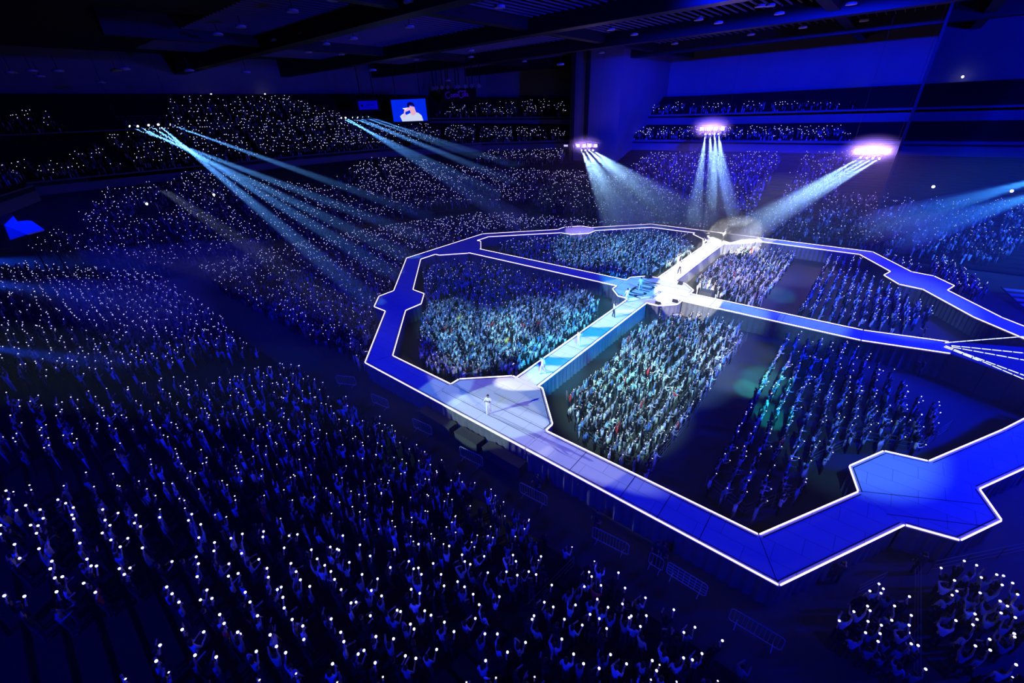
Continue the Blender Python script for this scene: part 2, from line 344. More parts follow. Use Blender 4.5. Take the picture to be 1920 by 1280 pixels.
def body_mesh(name, la='down', ra='up', stride=0., wide=1., sub=1, fingers=True, lean=0.):
    V = []; E = []; lab = []
    def v(x, y, z, r, l, par=None):
        V.append((x, y, z, r if isinstance(r, tuple) else (r, r))); lab.append(l)
        if par is not None: E.append((par, len(V) - 1))
        return len(V) - 1
    w_ = wide
    pel = v(0, 0, .92, (.135 * w_, .10 * w_), 2); sp = v(0, .0, 1.1, (.125 * w_, .095 * w_), 1, pel); ch = v(0, lean, 1.29, (.15 * w_, .10 * w_), 1, sp)
    nb = v(0, lean, 1.41, .06, 1, ch); nk = v(0, lean + .01, 1.455, .05, 0, nb)
    hb = v(0, lean + .02, 1.52, (.062, .075), 0, nk); hm = v(0, lean + .02, 1.585, (.075, .09), 0, hb); v(0, lean + .01, 1.635, (.055, .065), 0, hm)
    for s in (-1, 1):
        hp = v(s * .085, 0, .84, .09 * w_, 2, pel); kn = v(s * (.10 + .02 * abs(stride)), .03 + s * stride * .22, .47, .065 * w_, 2, hp)
        an = v(s * .11, -.02 + s * stride * .42, .09, .05 * w_, 2, kn); v(s * .12, .13 + s * stride * .42, .045, .045, 3, an)
        sh = v(s * .165, lean, 1.355, .065 * w_, 1, ch)
        pts = arm(s, la if s < 0 else ra)
        el = v(pts[0][0], pts[0][1] + lean, pts[0][2], .048 * w_, 1, sh); wr = v(pts[1][0], pts[1][1] + lean, pts[1][2], .034, 0, el)
        d = Vector(pts[2][:3]) - Vector(pts[1][:3]); d.normalize()
        pm = v(pts[2][0], pts[2][1] + lean, pts[2][2], (.036, .02), 0, wr)
        if fingers:
            side = d.cross(Vector((0, 1, .3))).normalized(); base = Vector((pts[2][0], pts[2][1] + lean, pts[2][2]))
            for k, (o, L) in enumerate([(-.028, .062), (-.01, .075), (.01, .07), (.028, .055)]):
                p1 = base + side * o + d * .045; a1 = v(*p1, .0095, 0, pm); v(*(p1 + d * L * .5 + Vector((0, .02, 0))), .008, 0, a1)
            p1 = base - side * .045 - d * .01; a1 = v(*p1, .011, 0, pm); v(*(p1 + d * .035 - side * .012), .009, 0, a1)
    me = bpy.data.meshes.new(name); me.from_pydata([p[:3] for p in V], E, [])
    o = bpy.data.objects.new('tmp', me); C.objects.link(o)
    md = o.modifiers.new('skin', 'SKIN'); md.use_smooth_shade = True
    for i, p in enumerate(V): me.skin_vertices[0].data[i].radius = p[3]
    me.skin_vertices[0].data[0].use_root = True
    if sub: sb = o.modifiers.new('sub', 'SUBSURF'); sb.levels = sub; sb.render_levels = sub
    dg = bpy.context.evaluated_depsgraph_get(); out = bpy.data.meshes.new_from_object(o.evaluated_get(dg)); out.name = name
    bpy.data.objects.remove(o); bpy.data.meshes.remove(me)
    sk = np.array([p[:3] for p in V]); lb = np.array(lab)
    fc = np.array([p.center[:] for p in out.polygons]); idx = np.argmin(((fc[:, None, :] - sk[None]) ** 2).sum(-1), 1)
    out.polygons.foreach_set('material_index', lb[idx].tolist()); hand = {s: Vector(arm(s, la if s < 0 else ra)[2][:3]) + Vector((0, lean, 0)) for s in (-1, 1)}
    return out, hand
m_skin = mat('skin', (.42, .28, .21), .6); m_shoe = mat('shoes', (.05, .05, .05), .6)
m_hair = mat('black_hair', (.012, .010, .010), .5); m_hair2 = mat('brown_hair', (.10, .055, .03), .5)
m_top = mat('clothes_top', (.5, .5, .5), .85, objcol=True); m_trs = mat('dark_trousers', (.03, .03, .04), .85); m_wtrs = mat('white_trousers', (.8, .8, .8), .85)
m_glow = mat('light_stick_globe', (.9, .9, .9), .4, emit=(.66, .64, 1.), strength=2.8, sample=False)
m_handle = mat('white_plastic', (.7, .7, .7), .5)
def hair_mesh(long=0.):
    bm = bmesh.new(); bmesh.ops.create_icosphere(bm, subdivisions=2, radius=1)
    for vv in bm.verts:
        c = vv.co
        if c.y > .35 and c.z < .35: c.y = .15
        c.x *= .093; c.y = c.y * .108 + .008; c.z = c.z * .098 + 1.602
        if long and c.z < 1.57: c.z -= long * (1.6 - c.z) * 4; c.y -= .02
    me = bpy.data.meshes.new('hair'); bm.to_mesh(me); bm.free()
    me.polygons.foreach_set('use_smooth', [True] * len(me.polygons)); return me
hair_s = hair_mesh(0); hair_s.materials.append(m_hair); hair_l = hair_mesh(.55); hair_l.materials.append(m_hair)
hair_p = hair_mesh(0); hair_p.materials.append(m_hair2)
def mesh_obj(name, me, parent=None):
    o = bpy.data.objects.new(name, me); C.objects.link(o)
    if parent: o.parent = parent
    return o
# performers: feet pixel -> stage point, facing (rz), pose, clothes
perf = [((917, 775), -2.6, ('fore', 'fore'), .25, 1.22, 'w', 'singer in loose white outfit alone on the near platform, casting three long shadows'),
        ((1018, 699.5), 2.9, ('down', 'mic'), .55, 1.15, 'w', 'dancer in white striding on the centre runway just beyond the near platform'),
        ((1085, 649.5), -.4, ('down', 'mic'), .0, 1.18, 'w', 'performer standing in long white clothes midway along the near centre runway'),
        ((1150, 594.5), -.9, ('out', 'mic'), .2, 1.0, 'd', 'performer in white shirt and dark trousers on the centre runway'),
        ((1175, 566.5), .6, ('down', 'high'), .2, 1.12, 'w', 'performer in white where the near runway meets the centre stage'),
        ((1200, 544.5), .2, ('down', 'mic'), .35, 1.2, 'w', 'performer in flowing white on the cyan half of the centre stage'),
        ((1269.6, 500.5), -.6, ('high', 'high'), .2, 1.1, 'w', 'performer in white with both arms raised on the brilliant white runway'),
        ((1273.5, 513), 2.6, ('down', 'up'), .35, 1.0, 'd', 'performer in pale shirt and dark trousers seen from behind on the white runway'),
        ((1317, 469), -.3, ('up', 'cross'), .1, 1.05, 'w', 'slim performer in white at the left edge of the white runway near its far end'),
        ((1354, 453), .5, ('out', 'high'), .9, 1.0, 'd', 'performer with legs wide apart and one arm thrown up on the far platform'),
        ((1363, 443.5), -.7, ('cross', 'cross'), .2, 1.1, 'w', 'performer in white with both arms joined overhead at the back of the far platform')]
m_wtop = mat('white_cloth', (.85, .84, .84), .85)
for i, (px, rz, (la, ra), sd, wd, cl, lb) in enumerate(perf):
    p = at(px[0], px[1], ZD + .01)
    me, hand = body_mesh('performer', la, ra, sd, wd)
    for m in (m_skin, m_wtop, m_wtrs if cl == 'w' else m_trs, m_wtrs if cl == 'w' else m_shoe): me.materials.append(m)
    o = mesh_obj('performer', me); o.location = (p[0], p[1], ZD); o.rotation_euler = (0, 0, rz); o.scale = (1.08,) * 3
    tag(o, lb, 'person'); mesh_obj('hair', hair_p if i in (3,) else hair_s, o)
    if 'mic' in (la, ra) or i == 0:
        h = hand[1]; q = o.matrix_basis @ (h + Vector((0, .02, .05)))
        mk = empty('microphone', q, rz, 'hand microphone held by the ' + ['singer alone on the near platform', 'striding dancer in white on the near runway', 'still performer in long white midway along the runway', 'performer in white shirt and dark trousers', '', 'performer in flowing white on the centre stage'][i], 'microphone')
        MB().tube([(0, 0, -.12), (0, 0, .05)], [.012, .018], 6).build('handle', m_handle, mk); MB().ball((0, 0, .075), .028, 8, 5).build('grille', m_steel, mk)

# ------------------------------------------------------------------ audience positions (x, y, z of the feet, facing angle)
def rows_grid(x0, x1, y0, y1, along, pitch, seat, face, zf=lambda x, y: 0 * x):
    if along == 'x':
        ys = np.arange(y0, y1, pitch); xs = np.arange(x0, x1, seat); X, Y = np.meshgrid(xs, ys)
    else:
        xs = np.arange(x0, x1, pitch); ys = np.arange(y0, y1, seat); X, Y = np.meshgrid(xs, ys)
    X = X.ravel(); Y = Y.ravel(); return np.stack([X, Y, zf(X, Y), np.full(len(X), face)], 1)
def rows_strip(pf, pb, rows, seat=.52):
    out = []
    for r in range(rows):
        L = np.array(resample(pf, pb, (r + .55) / rows)); zt = np.array(resample(pf, pb, (r + 1.) / rows))[:, 2]
        seg = np.hypot(np.diff(L[:, 0]), np.diff(L[:, 1])); cum = np.r_[0, np.cumsum(seg)]
        t = np.arange(.3, cum[-1], seat); i = np.clip(np.searchsorted(cum, t) - 1, 0, len(seg) - 1); k = (t - cum[i]) / np.maximum(seg[i], 1e-6)
        X = L[i, 0] + (L[i + 1, 0] - L[i, 0]) * k; Y = L[i, 1] + (L[i + 1, 1] - L[i, 1]) * k; Z = zt[i] + (zt[i + 1] - zt[i]) * k
        face = np.arctan2(-(0 - X), (0 - Y)); out.append(np.stack([X, Y, Z, face], 1))
    return np.concatenate(out)
def keep(P, polys, lanes=(), hz=1.55, occ=.92):
    x, y, k = proj(P[:, :3] + np.array([0, 0, hz])); ok = np.zeros(len(P), bool)
    for pl in polys: ok |= inpoly(x, y, pl)
    for a, b, wd in lanes: ok &= ~nearline(x, y, a, b, wd)
    ok &= (x > -40) & (x < 1960) & (y > 100) & (y < 1330) & (k > 1) & (RNG.random(len(P)) < occ)
    return P[ok]
PX = -PI / 2   # facing +x
B1 = [(787, 615), (800, 575), (792, 505), (828, 487), (905, 492), (985, 512), (1085, 537), (1122, 560), (1112, 588), (1010, 662), (958, 694), (830, 696), (787, 676)]
B2 = [(930, 459), (985, 447), (1200, 432), (1285, 441), (1302, 462), (1270, 486), (1188, 519), (1165, 520), (1000, 484)]
B3 = [(1368, 470), (1392, 459), (1492, 472), (1490, 488), (1428, 570), (1302, 532), (1312, 516)]
B4 = [(1546, 480), (1612, 486), (1628, 517), (1690, 545), (1750, 580), (1742, 592), (1690, 608), (1590, 602), (1496, 580), (1496, 568)]
B5 = [(1195, 612), (1250, 588), (1320, 588), (1388, 604), (1390, 630), (1345, 690), (1212, 872), (1160, 860), (1075, 795), (1063, 737)]
B6 = [(1458, 628), (1500, 625), (1600, 648), (1680, 700), (1720, 740), (1765, 765), (1762, 795), (1722, 830), (1590, 822), (1505, 915), (1398, 952), (1322, 895), (1400, 760)]
B7 = [(1545, 1180), (1640, 1098), (1720, 1125), (1722, 1290), (1560, 1200)]
B8 = [(1762, 1062), (1812, 1052), (1930, 1060), (1930, 1300), (1840, 1290), (1755, 1170)]
BFR = [(1745, 483), (1775, 484), (1850, 535), (1842, 552), (1800, 540), (1745, 505)]
BFR2 = [(1655, 470), (1718, 492), (1722, 505), (1690, 500), (1650, 478)]
floor_px = rows_grid(-66, 46, -33, 45, 'y', .92, .5, PX)
F_in = keep(rows_grid(-66, 46, -33, 45, 'y', .84, .46, PX), [B1, B2, B3, B5], [((812, 562), (948, 508), 9), ((985, 478), (1105, 446), 7)], occ=.97)
F_in2 = keep(floor_px, [B4, B6], occ=.78)
F_r = keep(rows_grid(14, 50, -47, -26, 'x', .8, .52, 0.), [B7, B8], occ=.9)
F_r[:, 3] += .4
F_fr = keep(floor_px, [BFR, BFR2], occ=.9)
FL = [(372, 500), (460, 478), (540, 462), (640, 440), (740, 420), (905, 400), (1380, 428), (1380, 436), (1200, 418), (905, 434), (758, 478), (728, 545), (695, 570), (700, 600), (686, 680), (640, 650), (560, 612), (480, 570), (420, 540)]
lanesL = [((340, 492), (460, 470), 12), ((460, 470), (560, 448), 10), ((427, 374), (520, 446), 10), ((253, 374), (350, 462), 10), ((262, 400), (322, 385), 20), ((500, 500), (660, 468), 7), ((470, 545), (600, 520), 6),
          ((640, 360), (800, 405), 9), ((875, 347), (925, 370), 14), ((790, 388), (1010, 380), 8), ((588, 345), (665, 340), 15), ((560, 420), (640, 400), 8), ((640, 520), (700, 550), 7), ((700, 300), (720, 330), 8), ((640, 472), (730, 455), 8), ((1010, 330), (1060, 400), 6)]
F_l = keep(rows_grid(-69, 46, -34, 44, 'y', .95, .52, PX), [FL], lanesL, occ=.88)
# keep everybody off the stage itself
zn = lambda x, y: np.where(y < -37.2, (np.floor((-37.2 - y) / .95) + 1) * .2375, 0)
NA = [(-60, 500), (60, 494), (130, 498), (290, 515), (370, 565), (440, 620), (490, 660), (350, 664), (330, 700), (350, 714), (430, 700), (500, 690), (555, 682), (640, 742), (760, 826), (830, 876), (980, 955), (1068, 1008), (1050, 1050), (860, 1185), (790, 1300), (80, 1300),
      (220, 1300), (240, 1215), (330, 1225), (310, 1135), (250, 1100), (150, 1130), (80, 1180), (40, 1170), (-60, 1170)]
NB = [(1102, 1042), (1200, 1088), (1280, 1148), (1350, 1208), (1450, 1300), (790, 1320), (870, 1262), (905, 1200)]
lanesN = [((-40, 728), (190, 718), 34), ((190, 718), (340, 690), 28), ((-40, 900), (110, 884), 60), ((110, 884), (260, 862), 34), ((260, 862), (450, 815), 16), ((600, 795), (700, 770), 8), ((300, 1010), (420, 1080), 18), ((420, 1080), (560, 1040), 14), ((-20, 590), (60, 600), 14)]
N_all = rows_grid(-112, 22.4, -61.9, -37.2, 'x', .95, .56, 0.)
N_all[:, 1] = -37.2 - .95 * (np.round((-37.2 - N_all[:, 1]) / .95) - .5); N_all[:, 2] = (np.round((-37.2 - N_all[:, 1]) / .95 + .5)) * .2375
N_s = keep(N_all, [NA, NB], lanesN, occ=.76)
SL = [(36, 480), (60, 455), (90, 430), (130, 436), (165, 436), (150, 400), (190, 372), (200, 352), (320, 340), (355, 320), (470, 335), (560, 345), (600, 345), (640, 330), (690, 297), (800, 300), (850, 312), (1060, 320), (1150, 330), (1160, 330), (1215, 288), (1600, 286), (1570, 360), (1650, 365), (1700, 372), (1925, 374), (1925, 445), (1865, 488), (1700, 480), (1380, 436), (1100, 420), (905, 430), (740, 470), (520, 470), (345, 506), (300, 496), (180, 478)]
lanesS = lanesL + [((1490, 288), (1440, 375), 34), ((1548, 350), (1518, 440), 9), ((1728, 370), (1700, 470), 9), ((1280, 290), (1240, 330), 7), ((1370, 290), (1400, 330), 7), ((1880, 385), (1870, 440), 8)]
S_lo = keep(rows_strip(COL(0), COL(1), 34), [SL, [(915, 283), (1060, 281), (1052, 300), (880, 299)]], lanesS, occ=.84)
UL = [(-40, 398), (33, 372), (188, 334), (370, 316), (640, 290), (830, 283), (1050, 272), (1062, 242), (835, 236), (700, 232), (655, 226), (628, 210), (560, 190), (540, 182), (350, 182), (315, 190), (308, 215), (240, 252), (190, 256), (175, 270), (130, 292), (90, 302), (-40, 302)]
lanesU = [((403, 188), (490, 290), 9), ((188, 259), (262, 330), 20), ((520, 190), (590, 290), 5), ((300, 225), (400, 310), 5), ((895, 240), (895, 275), 9), ((965, 240), (965, 275), 9), ((1030, 240), (1030, 275), 8), ((830, 240), (830, 280), 10), ((-40, 345), (60, 328), 10)]
MR = [(1196, 242), (1585, 239), (1612, 268), (1152, 269)]
S_mid = keep(rows_strip(corner_U + COL(2), resample(corner_U, corner_B, .5) + COL(3), 12), [UL, MR], lanesU + [((1400, 240), (1395, 270), 7), ((1490, 238), (1500, 270), 7), ((1230, 240), (1225, 268), 6)], occ=.82)
S_up = keep(rows_strip(resample(corner_U, corner_B, .5) + COL(4), corner_B + COL(5), 12), [UL, [(5, 213), (95, 210), (135, 245), (-30, 252), (-30, 215)], [(818, 198), (1062, 187), (1062, 212), (815, 219)], [(1205, 196), (1608, 190), (1610, 222), (1160, 232)]],
            lanesU + [((830, 190), (830, 220), 8), ((895, 190), (898, 220), 9), ((975, 190), (975, 218), 10), ((1035, 190), (1035, 215), 8), ((1290, 190), (1290, 230), 10), ((1385, 190), (1390, 230), 10), ((1480, 190), (1490, 225), 7)], occ=.74)
S_up = S_up[RNG.random(len(S_up)) < .8]
groups = [F_in, F_in2, F_r, F_fr, F_l, N_s, S_lo, S_mid, S_up]
print('audience', [len(g) for g in groups])
ALL = np.concatenate(groups); src = np.concatenate([np.full(len(g), i) for i, g in enumerate(groups)])
ALL[:, :2] += RNG.normal(0, 1, (len(ALL), 2)) * np.where(src == 5, .12, .07)[:, None]; ALL[:, 3] += RNG.normal(0, .25, len(ALL))
_, _, DEP = proj(ALL[:, :3])
xx, yy, kk = proj(ALL[:, :3] + np.array([0, 0, 1.3]))
inframe = (xx > 8) & (xx < 1912) & (yy > 8) & (yy < 1272)
# no two people closer than .38 m among the near ones
order = np.argsort(np.where(inframe, DEP, 1e9)); near_i = order[:300]
# clothes
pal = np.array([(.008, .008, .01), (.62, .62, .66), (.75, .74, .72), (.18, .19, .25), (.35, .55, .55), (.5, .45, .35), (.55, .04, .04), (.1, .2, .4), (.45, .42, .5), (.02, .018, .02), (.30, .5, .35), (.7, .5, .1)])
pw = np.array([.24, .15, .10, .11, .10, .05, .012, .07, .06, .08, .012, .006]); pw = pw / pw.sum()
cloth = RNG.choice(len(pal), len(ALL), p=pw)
stands = (src >= 4) & (RNG.random(len(ALL)) < np.where(src >= 6, .96, np.where(src == 4, .85, .4))); cloth[stands] = RNG.choice([0, 9, 3], int(stands.sum()))  # tops darkened in the tiers to stand in for their dim light
# ---- the 300 largest as individuals
variants = []
for la, ra, wd in [('down', 'up', 1.), ('up', 'up', 1.05), ('fore', 'high', 1.), ('cross', 'up', 1.), ('up', 'down', .95), ('fore', 'fore', 1.), ('high', 'high', 1.), ('down', 'high', 1.1)]:
    me, hand = body_mesh('concertgoer', la, ra, 0., wd)
    for m in (m_skin, m_top, m_trs, m_shoe): me.materials.append(m)
    variants.append((me, hand, la, ra))
stick_root = empty('light_stick'); gl = MB().ball((0, 0, .17), .052, 10, 7).build('globe', m_glow, stick_root, smooth=True)
hd = MB().tube([(0, 0, -.09), (0, 0, .10), (0, 0, .125)], [.016, .018, .034], 8).build('handle', m_handle, stick_root)
ORD = 'zeroth first second third fourth fifth sixth seventh eighth ninth tenth eleventh twelfth thirteenth fourteenth fifteenth sixteenth seventeenth eighteenth nineteenth twentieth'.split()
def ordn(n):
    if n <= 20: return ORD[n]
    t = {2: 'twenty', 3: 'thirty', 4: 'forty', 5: 'fifty', 6: 'sixty', 7: 'seventy'}[n // 10]
    return t + '-' + ORD[n % 10] if n % 10 else {20: 'twentieth', 30: 'thirtieth', 40: 'fortieth', 50: 'fiftieth', 60: 'sixtieth', 70: 'seventieth'}[n]
tone = lambda c: ['black', 'white', 'white', 'slate', 'pale green', 'tan', 'red', 'blue', 'pale lilac', 'dark', 'green', 'yellow'][c] + ' top'
posed = {0: 'one arm up', 1: 'both arms up', 2: 'one arm high', 3: 'arm across brow', 4: 'left arm up', 5: 'hands held forward', 6: 'both arms high', 7: 'right arm high'}
def block(x, y, s):
    if s == 2: return 'bottom right corner block' if x > 33 else 'small block below corner'
    for lim, nm in [(-29.7, 'left end block'), (-16.6, 'second block from left'), (-4.9, 'block facing the singer'), (11.4, 'wide bottom block')]:
        if x < lim: return nm
    return 'block right of aisle'
entries = []
for i in near_i:
    x, y = ALL[i, :2]; s = src[i]
    row = int(round((-37.2 - y) / .95 + .5)) if s == 5 else int(round((-26 - y) / .8)) + 1
    entries.append([block(x, y, s), row, x, i])
from collections import defaultdict
rws = defaultdict(list)
for e in entries: rws[(e[0], e[1])].append(e)
has_hold = {}
stick_first = True
blk_rows = defaultdict(list)
for (b, r) in rws: blk_rows[b].append(r)
for (b, r), es in rws.items():
    es.sort(key=lambda e: -e[2]); rk = sorted(blk_rows[b]).index(r) + 1
    for n, e in enumerate(es, 1):
        i = e[3]; vi = int(RNG.integers(0, 8)); me, hand, la, ra = variants[vi]; p = ALL[i]
        o = mesh_obj('concertgoer', me); o.location = p[:3]; o.rotation_euler = (0, 0, p[3]); sc = float(RNG.uniform(.95, 1.05)); o.scale = (sc,) * 3
        c = pal[cloth[i]] * float(RNG.uniform(.8, 1.15)); o.color = (*c, 1)
        where = '%s row, %s from right, %s' % (ordn(r if r > 0 else 1), ordn(n), b)
        tag(o, '%s concertgoer, %s, %s' % (tone(cloth[i]).replace(' top', '-topped'), posed[vi], where), 'person', 'concertgoers nearest the bottom of the picture')
        lh = RNG.random() < .55; mesh_obj('hair', hair_l if lh else hair_s, o)
        if RNG.random() < .9:
            side = 1 if ra != 'down' else -1
            q = o.matrix_basis @ (hand[side] + Vector((0, .03, .06)))
            if stick_first: s_ = stick_root; stick_first = False
            else:
                s_ = stick_root.copy(); C.objects.link(s_)
                for ch in (gl, hd): k = ch.copy(); C.objects.link(k); k.parent = s_
            s_.location = q; s_.rotation_euler = (float(RNG.normal(0, .2)), float(RNG.normal(0, .2)), 0)
            tag(s_, 'glowing light stick, %s' % where, 'light stick', 'light sticks nearest the bottom of the picture')
# ---- everybody else: one object
def lod(kind, la='down', ra='up', wide=1.):
    mb = MB()
    if kind == 1:
        mb.tube([(0, 0, .86), (0, 0, 1.08), (0, 0, 1.3), (0, 0, 1.42)], [(.15, .10), (.13, .09), (.19, .10), (.08, .07)], 6, 2)
        for s in (-1, 1):
            mb.tube([(s * .09, 0, .88), (s * .1, .01, .45), (s * .1, 0, 0)], [.085, .06, .05], 4, 3)
            q = arm(s, la if s < 0 else ra); mb.tube([(s * .17, 0, 1.36), q[0][:3], q[1][:3]], [.06, .05, .04], 4, 2); mb.tube([q[1][:3], (q[2][0], q[2][1], q[2][2] + .06)], [.035, .04], 4, 1)
        mb.tube([(0, 0, 1.4), (0, .01, 1.5), (0, .03, 1.58), (0, .02, 1.62)], [.05, .065, .085, .06], 6, 1)
        mb.tube([(0, -.03, 1.47), (0, -.03, 1.6), (0, 0, 1.68)], [.075, .10, .06], 6, 0)
    else:
        mb.tube([(0, 0, 0), (0, 0, .85)], [.10, .14], 4, 3, False); mb.tube([(0, 0, .85), (0, 0, 1.3), (0, 0, 1.42)], [(.15, .1), (.2, .11), .07], 4, 2)
        mb.tube([(0, .03, 1.42), (0, .04, 1.56)], [.05, .06], 3, 1, False); mb.tube([(0, -.03, 1.5), (0, 0, 1.68)], [.1, .07], 4, 0)
        for s, k in ((-1, la), (1, ra)):
            if k != 'down': q = arm(s, k); mb.tube([(s * .17, 0, 1.34), q[0][:3], q[2][:3]], [.06, .05, .04], 3, 2, False)
    V = np.array(mb.v); lab = np.zeros(len(V), int)
    for f, m in zip(mb.f, mb.mi): lab[list(f)] = m
    return V, mb.f, lab
rest = np.ones(len(ALL), bool); rest[near_i] = False; rid = np.nonzero(rest)[0]
vs_all = []; loops = []; starts = []; tot = []; cols = []; off = 0; sticks = []
poses = [('down', 'up'), ('up', 'up'), ('fore', 'high'), ('down', 'down'), ('up', 'down'), ('fore', 'fore'), ('high', 'high'), ('cross', 'up')]
pick = RNG.integers(0, 8, len(ALL)); dep = DEP
lodk = np.where(dep < 62, 1, 2)
nl = 0
for kd in (1, 2):
    for pi_, (la, ra) in enumerate(poses):
        ids = rid[(lodk[rid] == kd) & (pick[rid] == pi_)]
        if not len(ids): continue
        V, F, lab = lod(kd, la, ra); n = len(V); m = len(ids)
        a = ALL[ids, 3]; ca, sa = np.cos(a)[:, None], np.sin(a)[:, None]; s = RNG.uniform(.94, 1.06, (m, 1))
        X = (V[None, :, 0] * ca - V[None, :, 1] * sa) * s + ALL[ids, 0][:, None]; Y = (V[None, :, 0] * sa + V[None, :, 1] * ca) * s + ALL[ids, 1][:, None]; Z = V[None, :, 2] * s + ALL[ids, 2][:, None]
        vs_all.append(np.stack([X, Y, Z], -1).reshape(-1, 3))
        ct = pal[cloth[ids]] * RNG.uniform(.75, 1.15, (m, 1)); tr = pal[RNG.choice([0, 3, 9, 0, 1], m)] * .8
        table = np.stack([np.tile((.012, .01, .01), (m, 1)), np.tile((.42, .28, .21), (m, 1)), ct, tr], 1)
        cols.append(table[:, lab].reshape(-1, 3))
        fl = np.concatenate([np.array(f) for f in F]); ln = np.array([len(f) for f in F])
        loops.append((fl[None, :] + (np.arange(m) * n)[:, None] + off).ravel()); tot.append(np.tile(ln, m)); off += n * m
        side = 1 if ra != 'down' else -1; q = arm(side, ra if side > 0 else la)[2]
        if (la, ra) != ('down', 'down'):
            h = np.array([q[0], q[1] + .03, q[2] + .2])
            hx = (h[0] * ca - h[1] * sa) * s + ALL[ids, 0][:, None]; hy = (h[0] * sa + h[1] * ca) * s + ALL[ids, 1][:, None]; hz = h[2] * s + ALL[ids, 2][:, None]
            sticks.append(np.concatenate([hx, hy, hz, dep[ids][:, None], src[ids][:, None]], 1))
def mesh_np(name, V, loops, tot, mt, col=None):
    me = bpy.data.meshes.new(name); me.vertices.add(len(V)); me.vertices.foreach_set('co', V.astype(np.float32).ravel())
    me.loops.add(len(loops)); me.loops.foreach_set('vertex_index', loops.astype(np.int32))
    me.polygons.add(len(tot)); st = np.r_[0, np.cumsum(tot)[:-1]]
    me.polygons.foreach_set('loop_start', st.astype(np.int32)); me.polygons.foreach_set('loop_total', tot.astype(np.int32))
    if col is not None:
        ca = me.color_attributes.new('clothes', 'FLOAT_COLOR', 'POINT'); ca.data.foreach_set('color', np.concatenate([col, np.ones((len(col), 1))], 1).astype(np.float32).ravel())
    me.update(calc_edges=True); me.materials.append(mt); o = bpy.data.objects.new(name, me); C.objects.link(o); return o
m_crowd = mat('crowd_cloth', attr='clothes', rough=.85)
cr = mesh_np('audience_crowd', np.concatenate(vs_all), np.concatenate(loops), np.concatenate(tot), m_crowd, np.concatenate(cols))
tag(cr, 'packed standing audience filling the floor blocks and the tiers of the hall', 'crowd', kind='stuff')
ST = np.concatenate(sticks); pr_ = np.select([ST[:, 4] == 0, ST[:, 4] == 1], [.35, .6], np.where(ST[:, 4] >= 6, .50, np.where(ST[:, 4] == 4, .5, .75))); ST = ST[RNG.random(len(ST)) < pr_]
R_ = np.clip(ST[:, 3] * .00068, .042, .08)
oc = np.array([(1, 0, 0), (0, 1, 0), (-1, 0, 0), (0, -1, 0), (0, 0, 1), (0, 0, -1)], float)
of = np.array([(0, 1, 4), (1, 2, 4), (2, 3, 4), (3, 0, 4), (1, 0, 5), (2, 1, 5), (3, 2, 5), (0, 3, 5)])
V = (ST[:, None, :3] + oc[None] * R_[:, None, None]).reshape(-1, 3); Fl = (of.ravel()[None] + (np.arange(len(ST)) * 6)[:, None]).ravel()
gs = mesh_np('crowd_light_sticks', V, Fl, np.full(len(ST) * 8, 3), m_glow); tag(gs, 'thousands of tiny white light sticks glowing all over the audience', 'light sticks', kind='stuff')

# ------------------------------------------------------------------ building details
def bky(px, py, y):
    d = CF + CR * (px - 960) / FPX - CU * (py - 640) / FPX; return CAM + d * (y - CAM[1]) / d[1]
def bkx(px, py, x):
    d = CF + CR * (px - 960) / FPX - CU * (py - 640) / FPX; return CAM + d * (x - CAM[0]) / d[0]
# moving wall block and its pillars
MB().box((19.35, 46, .3), (19.7, 97, 37.9)).build('wall_far_fin', m_black, kind='structure')
a, b = bky(1076, 250, 66)[0], bky(1158, 250, 66)[0]
MB().box((a, 66, 7.6), (b, 97, 37.9)).build('wall_far_divider', m_wall, kind='structure')
for k, px in enumerate((1072, 1098)):
    x = bky(px, 250, 65.6)[0]; MB().box((x - .45, 65.2, 7), (x + .45, 66.1, 37.9)).build('pillar_%d' % (k + 2), m_black, kind='structure')
# roof: deep beams along x, slats along y
mb = MB()
for k in range(120):
    x = -100 + k * 1.35; mb.box((x, -20, 36.1), (x + .14, 96, 36.3))
mb.build('ceiling_slats', m_slat, kind='structure')
for k, y in enumerate((-8, 18, 44, 70)):
    MB().box((-125, y, 33.9), (60, y + 2.4, 37.9)).build('ceiling_beam_%d' % (k + 1), m_black, kind='structure')
for k, x in enumerate((-75, -35, 5, 24)):
    MB().box((x, -30, 34.6), (x + 1.6, 96, 37.9)).build('ceiling_beam_%d' % (k + 5), m_black, kind='structure')
# disc lamps of the roof
lampspots = [(409, 66), (452, 52), (549, 23), (672, 39), (517, 77), (568, 64), (612, 84), (663, 74), (844, 34), (748, 19), (768, 52), (937, 15), (768, 6), (625, 1), (775, 98), (823, 90), (936, 74), (883, 108), (883, 96), (840, 152), (1011, 61), (1107, 78), (1095, 47), (1063, 70), (1145, 57), (1189, 66), (1272, 17), (1193, 91), (1250, 100), (1265, 83), (1317, 88), (983, 116), (1051, 122), (1128, 100), (1347, 44), (1461, 27), (1505, 53), (1596, 9), (1533, 70), (1520, 63), (1620, 40), (1625, 51), (1630, 60), (1408, 66), (1310, 38), (462, 137), (355, 134), (234, 131), (218, 134), (190, 156), (110, 135), (75, 145), (60, 135), (22, 138), (1425, 13), (1443, 12), (712, 108), (727, 108), (780, 113), (699, 133), (640, 103), (578, 99)]
lp = empty('ceiling_lamp'); 
l1 = MB().tube([(0, 0, 0), (0, 0, .25), (0, 0, .4)], [.75, .7, .25], 14).build('lamp_housing', m_pale, lp)
l2 = MB().tube([(0, 0, .4), (0, 0, 2.2)], .05, 5).build('stem', m_black, lp)
